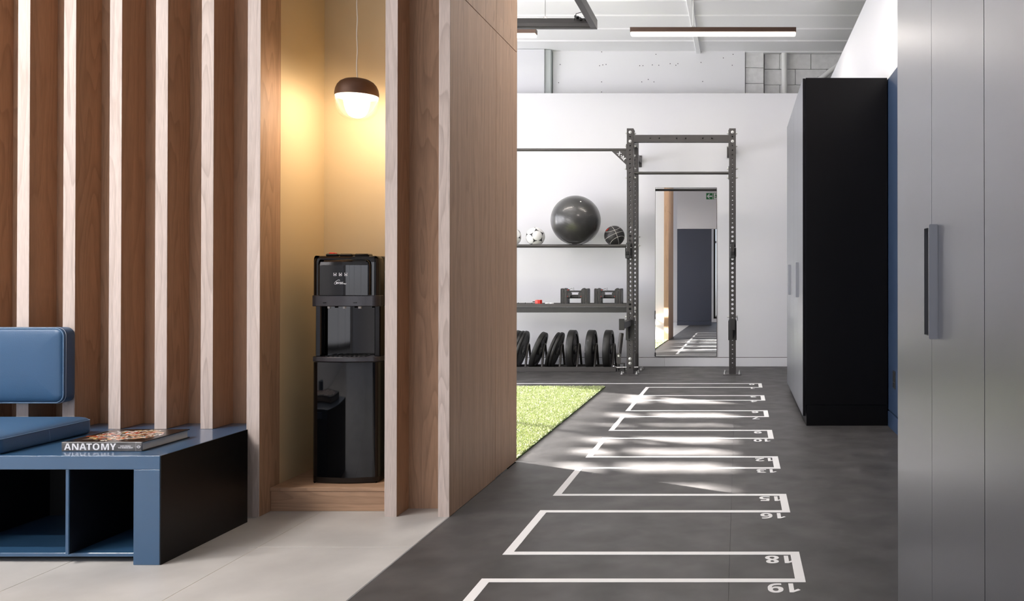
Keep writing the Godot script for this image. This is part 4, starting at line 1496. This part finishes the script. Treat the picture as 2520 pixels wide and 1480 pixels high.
func build_rack_fittings() -> void:
	var F := 9.72
	for e in [[-1.224, "left"], [-0.064, "right"]]:
		var x: float = e[0]
		var lab: String = "black J-cup hooked on the rack's front upright beside the basketball" if e[1] == "left" else "black J-cup hooked on the upright between the mirror and the lockers"
		var o := thing("j_cup", lab, "J-cup", at(x, 1.30, F - 0.02), "J-cups on the front uprights")
		boxpart(o, "back_plate", [x - 0.032, x + 0.030, 1.30, 1.475, F - 0.010, F - 0.0005], M.powder_deep, 0.002)
		boxpart(o, "body", [x - 0.026, x + 0.024, 1.31, 1.462, F - 0.034, F - 0.0105], M.powder_deep, 0.004)
		for k in 3:
			boxpart(o, "thin_facing", [x - 0.021 + k * 0.0145, x - 0.010 + k * 0.0145, 1.335, 1.46, F - 0.041, F - 0.0345], M.powder_black, 0.002)
		boxpart(o, "lip", [x - 0.026, x + 0.024, 1.298, 1.335, F - 0.13, F - 0.0345], M.powder_deep, 0.004)
		boxpart(o, "lip_front", [x - 0.020, x + 0.018, 1.335, 1.375, F - 0.13, F - 0.118], M.black_void, 0.004)
		boxpart(o, "side_plate", [x - 0.040 if e[1] == "left" else x + 0.031, x - 0.033 if e[1] == "left" else x + 0.040, 1.32, 1.42, F - 0.03, F + 0.04], M.powder_deep, 0.002)
		for s in [[-0.024, 1.42], [0.026, 1.42], [-0.024, 1.325], [0.022, 1.325]]:
			var b := mb(o)
			b.rod(at(x + s[0], s[1], F - 0.010), at(x + s[0], s[1], F - 0.045), 0.004, 10, 0.001)
			part(o, "rivet", b, M.zinc)
	for e in [[-1.213, -1.222, "short black spotter arm on the front upright beside the weight plates"], [-0.066, -0.060, "short black spotter arm low on the upright right of the mirror"]]:
		var x: float = e[0]
		var xa: float = e[1]
		var o := thing("spotter_arm", e[2], "spotter arm", at(x, 0.38, F - 0.1), "spotter arms on the front uprights")
		boxpart(o, "mount_plate", [x - 0.043, x + 0.043, 0.385, 0.615, F - 0.010, F - 0.0005], M.powder_deep, 0.002)
		for s in [-1.0, 1.0]:
			boxpart(o, "mount_cheek", [x + s * 0.0435 - 0.003, x + s * 0.0435 + 0.003, 0.385, 0.60, F - 0.010, F + 0.05], M.powder_deep, 0.001)
		boxpart(o, "arm", [xa - 0.028, xa + 0.024, 0.545, 0.615, F - 0.60, F - 0.0105], M.powder_black, 0.003)
		boxpart(o, "end_stop", [xa - 0.031, xa + 0.027, 0.533, 0.652, F - 0.612, F - 0.6005], M.powder_deep, 0.002)
		var b := mb(o)
		b.prism(PackedVector2Array([Vector2(F - 0.011, 0.544), Vector2(F - 0.16, 0.544), Vector2(F - 0.011, 0.40)]), -0.004, 0.004, Transform3D(Basis(Vector3(0, 0, -1), Vector3(0, 1, 0), Vector3(1, 0, 0)), Vector3(xa, 0, 0)))
		part(o, "gusset", b, M.powder_black)
		b = mb(o)
		b.rod(at(x - 0.06, 0.645, F + 0.038), at(x + 0.06, 0.645, F + 0.038), 0.008, 12, 0.002)
		b.rod(at(x + 0.05, 0.66, F + 0.038), at(x + 0.058, 0.60, F + 0.038), 0.005, 8, 0.001)
		part(o, "lock_pin", b, M.zinc)


# ---------------------------------------------------------------- balls
func arc_on(c: Vector3, r: float, axis: Vector3, ang: float, a0 := 0.0, a1 := 360.0) -> Array:
	var f := MB.frame(axis)
	var p := []
	var cnt := 64
	for k in cnt + (0 if a1 - a0 >= 360.0 else 1):
		var a := deg_to_rad(lerpf(a0, a1, float(k) / cnt))
		p.append(c + f * (Vector3(cos(a), 0, sin(a)) * r * sin(ang) + Vector3.UP * r * cos(ang)))
	return p

func sphere_patch(b: MB, c: Vector3, r: float, mid: Vector3, rim: Array) -> void:
	# fan from mid to a rim of directions, laid on the ball
	var cnt := rim.size()
	var S := 4
	for k in cnt:
		var p: Vector3 = rim[k]
		var q: Vector3 = rim[(k + 1) % cnt]
		for s in S:
			var u0 := float(s) / S
			var u1 := float(s + 1) / S
			var A := mid.lerp(p, u0).normalized()
			var B := mid.lerp(q, u0).normalized()
			var C := mid.lerp(q, u1).normalized()
			var D := mid.lerp(p, u1).normalized()
			if s > 0:
				b.tri(c + A * r, c + B * r, c + C * r, A, B, C)
			b.tri(c + A * r, c + C * r, c + D * r, A, C, D)

func soccer(label: String, x: float, turn: Basis) -> void:
	var c := at(x, 1.5655, 10.158)
	var o := thing("soccer_ball", label, "soccer ball", c, "white soccer balls on the ball rails")
	var b := mb(o)
	b.ball(c, 0.11, 48)
	part(o, "ball", b, M.ball_white)
	var ph := (1.0 + sqrt(5.0)) / 2.0
	var vs := []
	for s in [-1.0, 1.0]:
		for t in [-1.0, 1.0]:
			vs.append(turn * Vector3(0, s, t * ph).normalized())
			vs.append(turn * Vector3(s, t * ph, 0).normalized())
			vs.append(turn * Vector3(t * ph, 0, s).normalized())
	for i in 12:
		for j in range(i + 1, 12):
			for k in range(j + 1, 12):
				if vs[i].distance_to(vs[j]) < 1.1 and vs[j].distance_to(vs[k]) < 1.1 and vs[i].distance_to(vs[k]) < 1.1:
					# concave triangle between three round white panels
					var m: Vector3 = (vs[i] + vs[j] + vs[k]).normalized()
					var rim := []
					var tip := [vs[i] + vs[j], vs[j] + vs[k], vs[k] + vs[i]]
					for e in 3:
						var t0: Vector3 = m.lerp(tip[e].normalized(), 0.86).normalized()
						var t1: Vector3 = m.lerp(tip[(e + 1) % 3].normalized(), 0.86).normalized()
						for q in 5:
							var u := q / 5.0
							var dd: Vector3 = t0.lerp(t1, u)
							rim.append(dd.lerp(m, 0.40 * 4.0 * u * (1.0 - u)).normalized())
					b = mb(o)
					sphere_patch(b, c, 0.1103, m, rim)
					part(o, "marking", b, M.ball_ink)
	b = mb(o)
	for q in vs:
		b.sweep(arc_on(c, 0.1096, q, deg_to_rad(29.0)), 0.0008, 5, true)
	part(o, "seam", b, M.bumper_ring)


func build_balls() -> void:
	var c := at(-1.903, 1.757, 10.158)
	var o := thing("exercise_ball", "large glossy black exercise ball sitting on two black rails", "exercise ball", c)
	var b := mb(o)
	var ax := Vector3(0.31, 0.70, 0.64).normalized()
	b.ball(c, 0.29, 72, ax, [14.0, 19.0, 24.0, 44.0, 50.0, 55.0, 60.0, 66.0, 72.0, 96.0, 101.0, 106.0, 111.0, 140.0])
	part(o, "ball", b, M.ball_black)
	b = mb(o)
	b.rod(c + ax * 0.287, c + ax * 0.2925, 0.008, 16, 0.001)
	part(o, "air_plug", b, M.ball_white, "white air plug")
	soccer("white soccer ball with black curved triangles between the wood wall and the big black ball", -2.376, Basis(Vector3(0.3, 1, 0.2).normalized(), 0.5) * Basis(Vector3.RIGHT, 0.35))
	soccer("pale ball mostly hidden by the edge of the wood wall", -2.652, Basis(Vector3(0.5, 1, 0.9).normalized(), 1.9))
	c = at(-1.451, 1.575, 10.158)
	o = thing("basketball", "black basketball with pale seams and a red mark beside the rack upright", "basketball", c)
	b = mb(o)
	b.ball(c, 0.119, 56)
	part(o, "ball", b, M.ball_rubber)
	var p0 := Vector3(0.29, 0.21, 0.93)
	for s in [[Vector3(0.9, 0.44, 0.02).cross(p0).normalized(), 90.0], [Vector3(-0.26, 0.92, 0.29).cross(p0).normalized(), 90.0], [Vector3(-0.25, 0.93, 0.27).normalized(), 48.0], [Vector3(0.5, -0.8, 0.33).normalized(), 50.0]]:
		b = mb(o)
		b.sweep(arc_on(c, 0.1186, s[0], deg_to_rad(s[1])), 0.0022, 6, true)
		part(o, "seam", b, M.ball_line)
	b = mb(o)
	var rim := []
	var up := []
	for k in 11:
		var u := k / 10.0
		var q := Vector2(-0.79, 0.46).lerp(Vector2(-0.40, 0.76), u)
		var w := 0.075 * sin(PI * pow(u, 0.6)) * (1.0 - u * 0.4)
		var nn := Vector2(-0.62, 0.80)
		var a := q - nn * w
		var d := q + nn * w * 0.6
		rim.append(Vector3(a.x, a.y, sqrt(maxf(0.01, 1.0 - a.length_squared()))))
		up.append(Vector3(d.x, d.y, sqrt(maxf(0.01, 1.0 - d.length_squared()))))
	for k in 10:
		b.squad(c + rim[k] * 0.1195, c + rim[k + 1] * 0.1195, c + up[k + 1] * 0.1195, c + up[k] * 0.1195, rim[k], rim[k + 1], up[k + 1], up[k])
	part(o, "red_mark", b, M.red_plastic, "red curved mark")


# ---------------------------------------------------------------- shelf and plates
func dumbbell(label: String, x: float) -> void:
	var y := 0.7545
	var d := 10.15
	var o := thing("adjustable_dumbbell", label, "dumbbell", at(x, y, d), "pair of adjustable dumbbells")
	for s in [-1.0, 1.0]:
		for k in 5:
			var px: float = x + s * (0.153 - 0.0165 * k)
			var tall := 0.205 - 0.002 * k
			var b := mb(o)
			var pr := rrect(-0.075, 0.075, 0.0, tall, 0.03, 5)
			b.prism(pr, -0.0065, 0.0065, Transform3D(Basis(Vector3(0, 0, -1), Vector3(0, 1, 0), Vector3(1, 0, 0)), at(px, y, d)))
			part(o, "weight_plate", b, M.powder_black if k % 2 else M.powder_deep)
		var b := mb(o)
		b.prism(PackedVector2Array([Vector2(0.0, 0.10), Vector2(0.052, 0.10), Vector2(0.052, 0.15), Vector2(0.02, 0.185), Vector2(0.004, 0.205), Vector2(-0.012, 0.21), Vector2(-0.03, 0.185)]), -0.05, 0.05, Transform3D(Basis(Vector3(-s, 0, 0), Vector3(0, 1, 0), Vector3(0, 0, -s)), at(x + s * 0.098, y, d - 0.02)))
		part(o, "core_head", b, M.powder_deep)
		b = mb(o)
		for k in 6:
			b.bd(x + s * 0.083 - 0.006, x + s * 0.083 + 0.006, y + 0.01 + k * 0.016, y + 0.021 + k * 0.016, d - 0.07, d - 0.03, 0.001)
		part(o, "pin_column", b, M.powder_deep)
		boxpart(o, "marker", [x + s * 0.078 - 0.003, x + s * 0.078 + 0.003, y + 0.106, y + 0.118, d - 0.0755, d - 0.07], M.red_plastic, 0.001)
	var bars := [[0.172, -0.066, 0.010, M.powder_deep], [0.128, -0.06, 0.006, M.powder_black], [0.105, 0.0, 0.017, M.ball_rubber], [0.022, -0.07, 0.008, M.powder_black], [0.022, 0.07, 0.008, M.powder_black]]
	for e in bars:
		var b := mb(o)
		b.rod(at(x - 0.09, y + e[0], d + e[1]), at(x + 0.09, y + e[0], d + e[1]), e[2], 14)
		part(o, "handle" if e[2] > 0.015 else "rail", b, e[3])
	var b := mb(o)
	b.sweep([at(x - 0.07, y + 0.185, d - 0.06), at(x - 0.03, y + 0.206, d - 0.062), at(x + 0.0, y + 0.182, d - 0.066), at(x - 0.012, y + 0.214, d - 0.06)], 0.0022, 6)
	b.bd(x - 0.082, x - 0.066, y + 0.18, y + 0.196, d - 0.07, d - 0.05, 0.002)
	part(o, "lanyard", b, M.powder_deep)
	boxpart(o, "selector_pin", [x - 0.076, x - 0.066, y + 0.183, y + 0.193, d - 0.076, d - 0.07], M.red_plastic, 0.001)


func build_shelf_items() -> void:
	dumbbell("black adjustable dumbbell on the shelf, the one nearer the red collar", -1.905)
	dumbbell("black adjustable dumbbell on the shelf, the one against the rack upright", -1.515)
	var y := 0.7542
	var o := thing("barbell_collar", "bright red barbell collar with a small black lever on the rack shelf", "collar", at(-2.315, y, 10.06))
	var b := mb(o)
	b.lathe([Vector2(0.025, 0.0), Vector2(0.040, 0.0), Vector2(0.041, 0.002), Vector2(0.041, 0.070), Vector2(0.039, 0.073), Vector2(0.025, 0.073), Vector2(0.025, 0.0)], 32, Transform3D(Basis(), at(-2.315, y, 10.06)), 0.5)
	part(o, "ring", b, M.red_plastic)
	boxpart(o, "split_ridge", [-2.299, -2.287, y + 0.001, y + 0.072, 10.017, 10.03], M.red_plastic, 0.003)
	b = mb(o)
	b.rod(at(-2.35, y + 0.052, 10.05), at(-2.381, y + 0.05, 10.045), 0.006, 10, 0.002)
	part(o, "lever", b, M.powder_deep)
	var n := ["small black spring clip at the wood-wall end of the rack shelf", "small black spring clip, second from the wood wall on the rack shelf", "small black spring clip on the rack shelf, the one nearest the red collar"]
	for k in 3:
		var x: float = [-2.57, -2.49, -2.415][k]
		var q := thing("spring_clip", n[k], "clip", at(x, y, 10.02), "black clips on the shelf")
		b = mb(q)
		var loop := []
		for e in 20:
			var a := TAU * e / 20.0
			loop.append(at(x + 0.026 * cos(a), y + 0.026 + 0.003 * sin(a * 2.0), 10.02 + 0.024 * sin(a)))
		b.sweep(loop, 0.006, 8, true)
		part(q, "coil", b, M.powder_deep)
		b = mb(q)
		b.rod(at(x + 0.02, y + 0.028, 10.0), at(x + 0.042, y + 0.040, 9.995), 0.007, 8, 0.002)
		b.bd(x - 0.02, x + 0.015, y, y + 0.026, 10.01, 10.04, 0.003)
		part(q, "grip", b, M.powder_deep)
	for k in 2:
		var x: float = [-2.205, -2.155][k]
		var q := thing("strap_bundle", ["small white strap roll on the rack shelf, nearer the red collar", "small white strap roll on the rack shelf, nearer the dumbbells"][k], "strap", at(x, y, 10.02), "white strap rolls on the shelf")
		b = mb(q)
		b.lathe([Vector2(0.008, 0), Vector2(0.024, 0), Vector2(0.026, 0.004), Vector2(0.026, 0.036), Vector2(0.022, 0.041), Vector2(0.010, 0.041), Vector2(0.008, 0.036), Vector2(0.008, 0.0)], 20, Transform3D(Basis(), at(x, y, 10.02)), 0.6)
		part(q, "roll", b, M.ball_white)
		b = mb(q)
		b.bd(x - 0.01, x + 0.03, y + 0.002, y + 0.03, 9.988, 9.995, 0.002)
		part(q, "loose_end", b, M.ball_white)


func bumper(label: String, x: float, lean: float, th: float, dia := 0.45, lift := 0.0) -> void:
	# x: bottom centre; lean: degrees, top towards +x
	var r := dia * 0.5
	var t := Basis(Vector3(0, 0, 1), -deg_to_rad(lean))
	var c := at(x, 0.024 + lift, 10.14) + t * Vector3(0, r, 0)
	c.y += th * 0.5 * absf(sin(deg_to_rad(lean)))
	var o := thing("weight_plate", label, "weight plate", c, "black bumper plates in the floor rack", t)
	var f := Transform3D(Basis(Vector3(0, 0, 1), -PI / 2), Vector3.ZERO)
	var h := th * 0.5
	var b := MB.new()
	var pr := [Vector2(0.026, -h * 0.9), Vector2(0.055, -h * 0.95), Vector2(0.058, -h * 0.6), Vector2(r - 0.05, -h * 0.6), Vector2(r - 0.042, -h), Vector2(r - 0.006, -h), Vector2(r, -h + 0.006), Vector2(r, h - 0.006), Vector2(r - 0.006, h), Vector2(r - 0.042, h), Vector2(r - 0.05, h * 0.6), Vector2(0.058, h * 0.6), Vector2(0.055, h * 0.95), Vector2(0.026, h * 0.9), Vector2(0.026, -h * 0.9)]
	b.lathe(pr, 56, f, 0.7)
	part(o, "rubber_body", b, M.bumper_rubber)
	b = MB.new()
	b.lathe([Vector2(0.0255, -h), Vector2(0.036, -h), Vector2(0.036, h), Vector2(0.0255, h), Vector2(0.0255, -h)], 28, f, 0.5)
	part(o, "steel_hub", b, M.bumper_ring)
	# small raised blocks of the moulded ring of lettering
	b = MB.new()
	for k in 26:
		if k % 13 in [0, 6, 7]:
			continue
		var a := TAU * k / 26.0
		b.x = Transform3D(Basis(Vector3.RIGHT, a), Vector3.ZERO)
		b.box(Vector3(h * 0.58, r - 0.095, -0.010), Vector3(h * 0.72, r - 0.068, 0.010), 0.001)
	part(o, "moulded_ring", b, M.powder_black)


func build_plates() -> void:
	var o := thing("plate_rack", "low black floor rack with hoop dividers holding the weight plates", "plate rack", at(-2.3, 0, 10.14))
	var x1 := -1.405
	for d in [[9.985, 10.03], [10.27, 10.315]]:
		boxpart(o, "rail", [-3.05, x1, 0.0, 0.058, d[0], d[1]], M.powder_black, 0.003)
	for x in [-3.05, -2.35, -1.46]:
		boxpart(o, "cross_tie", [x, x + 0.05, 0.002, 0.02, 10.03, 10.27], M.powder_black, 0.001)
	for x in [-2.86, -2.655, -2.452, -2.262, -2.058, -1.859, -1.658, -1.449]:
		var b := mb(o)
		var p := [at(x, 0.056, 10.005), at(x, 0.26, 10.095)]
		for k in 7:
			var a := PI - PI * k / 6.0
			p.append(at(x, 0.275 + 0.034 * sin(a), 10.143 + 0.044 * cos(a)))
		p.append(at(x, 0.26, 10.19))
		p.append(at(x, 0.056, 10.29))
		b.sweep(p, 0.0135, 12)
		part(o, "divider", b, M.powder_black)
	bumper("black bumper plate in the rack, the upright one nearest the rack post", -1.522, 1.5, 0.08)
	bumper("black bumper plate in the rack, the upright middle one of three standing straight", -1.724, 1.8, 0.08)
	bumper("black bumper plate standing straight beside the two leaning thin plates", -1.944, 1.5, 0.078)
	bumper("thin black plate resting on its hoop, right one of the leaning pair under the dumbbells", -2.195, 19.0, 0.034, 0.44)
	bumper("thin black plate leaning on another, left one of the pair under the dumbbells", -2.234, 19.0, 0.034, 0.44)
	bumper("single thick black plate leaning alone in the rack under the red collar", -2.408, 20.0, 0.056, 0.44)
	bumper("leaning black plate beside the wood wall, the one resting on the hoop", -2.585, 15.0, 0.034, 0.45)
	bumper("leaning black plate beside the wood wall, middle of its stack of three", -2.6225, 15.0, 0.034, 0.45)
	bumper("leaning thick black plate most hidden by the wood wall", -2.672, 15.0, 0.06, 0.45)


# ---------------------------------------------------------------- wall things
func build_mirror() -> void:
	var x0 := (1612.0 - 1817.0) / FOCAL * 10.62
	var x1 := (1764.0 - 1817.0) / FOCAL * 10.62
	var y0 := EYE - (878.0 - 687.0) / FOCAL * 10.62
	var y1 := EYE + (687.0 - 461.5) / FOCAL * 10.62
	var o := thing("mirror", "tall narrow frameless mirror on the white wall, seen through the rack", "mirror", at((x0 + x1) * 0.5, (y0 + y1) * 0.5, 10.622), "", Basis(Vector3.RIGHT, deg_to_rad(-0.36)))
	var w := (x1 - x0) * 0.5
	var h := (y1 - y0) * 0.5
	var b := MB.new()
	b.box(Vector3(-w, -h, -0.003), Vector3(w, h, 0.0), 0.0)
	part(o, "backing", b, M.mirror_edge)
	b = MB.new()
	b.box(Vector3(-w + 0.004, -h + 0.004, 0.0), Vector3(w - 0.004, h - 0.004, 0.0012), 0.0)
	part(o, "glass", b, M.mirror_glass)
	b = MB.new()
	b.box(Vector3(-w - 0.004, -h + 0.46, -0.003), Vector3(-w + 0.008, -h + 0.56, 0.004), 0.001)
	b.box(Vector3(-w - 0.004, -h + 0.002, -0.003), Vector3(-w + 0.010, -h + 0.05, 0.004), 0.001)
	part(o, "clip", b, M.powder_deep)


func build_small() -> void:
	var o := thing("drain_pipe", "white vertical pipe against the painted block wall up near the ceiling", "pipe", at(0.585, 3.2, 11.02))
	var b := mb(o)
	b.rod(at(0.585, 3.0, 11.02), at(0.585, 3.953, 11.02), 0.0365, 28)
	part(o, "pipe", b, M.pipe_white)
	b = mb(o)
	b.rod(at(0.585, 3.40, 11.02), at(0.585, 3.42, 11.02), 0.039, 28, 0.003)
	b.bd(0.575, 0.595, 3.40, 3.42, 11.02, 11.085, 0.002)
	part(o, "strap", b, M.zinc)
	o = thing("sloping_pipe", "white sloping pipe at the block wall, half hidden by the bright bulkhead", "pipe", at(0.95, 3.5, 10.95))
	b = mb(o)
	b.rod(at(0.80, 3.42, 10.97), at(1.55, 4.0, 10.97), 0.034, 24)
	part(o, "pipe", b, M.pipe_white)
	b = mb(o)
	b.bd(1.0, 1.02, 3.54, 3.64, 10.97, 11.085, 0.002)
	part(o, "strap", b, M.zinc)
	# exit sign over the partition, seen only in the mirror
	o = thing("exit_sign", "green running-man exit sign with a white arrow, reflected in the mirror top", "exit sign", at(-0.68, 3.4, -1.68))
	boxpart(o, "case", [-0.865, -0.495, 3.32, 3.51, -1.716, -1.68], M.print_white, 0.004)
	boxpart(o, "green_field", [-0.85, -0.68, 3.332, 3.498, -1.68, -1.678], M.sign_green, 0.0)
	boxpart(o, "green_field", [-0.67, -0.51, 3.332, 3.498, -1.68, -1.678], M.sign_green, 0.0)
	var f := Transform3D(Basis(Vector3(1, 0, 0), Vector3(0, 1, 0), Vector3(0, 0, -1)), at(0, 3.415, -1.678))
	b = mb(o)
	b.prism(PackedVector2Array([Vector2(-0.835, 0), Vector2(-0.775, 0.062), Vector2(-0.75, 0.062), Vector2(-0.785, 0.016), Vector2(-0.695, 0.016), Vector2(-0.695, -0.016), Vector2(-0.785, -0.016), Vector2(-0.75, -0.062), Vector2(-0.775, -0.062)]), 0.0, 0.002, f)
	part(o, "arrow", b, M.print_white)
	b = mb(o)
	b.bd(-0.65, -0.53, 3.337, 3.49, -1.678, -1.6765, 0.0)
	var door := part(o, "doorway", b, M.print_white)
	b = mb(o)
	for s in [[-0.60, 0.03, -0.585, 0.03], [-0.59, 0.02, -0.575, -0.02], [-0.575, -0.02, -0.56, -0.062], [-0.575, -0.02, -0.60, -0.04], [-0.60, -0.04, -0.63, -0.04], [-0.595, 0.025, -0.62, 0.0], [-0.59, 0.025, -0.555, 0.005]]:
		b.rod(f * Vector3(s[0], s[1], 0.003), f * Vector3(s[2], s[3], 0.003), 0.0085, 8)
	b.ball(f * Vector3(-0.60, 0.054, 0.003), 0.012, 12)
	part(door, "running_figure", b, M.sign_green)
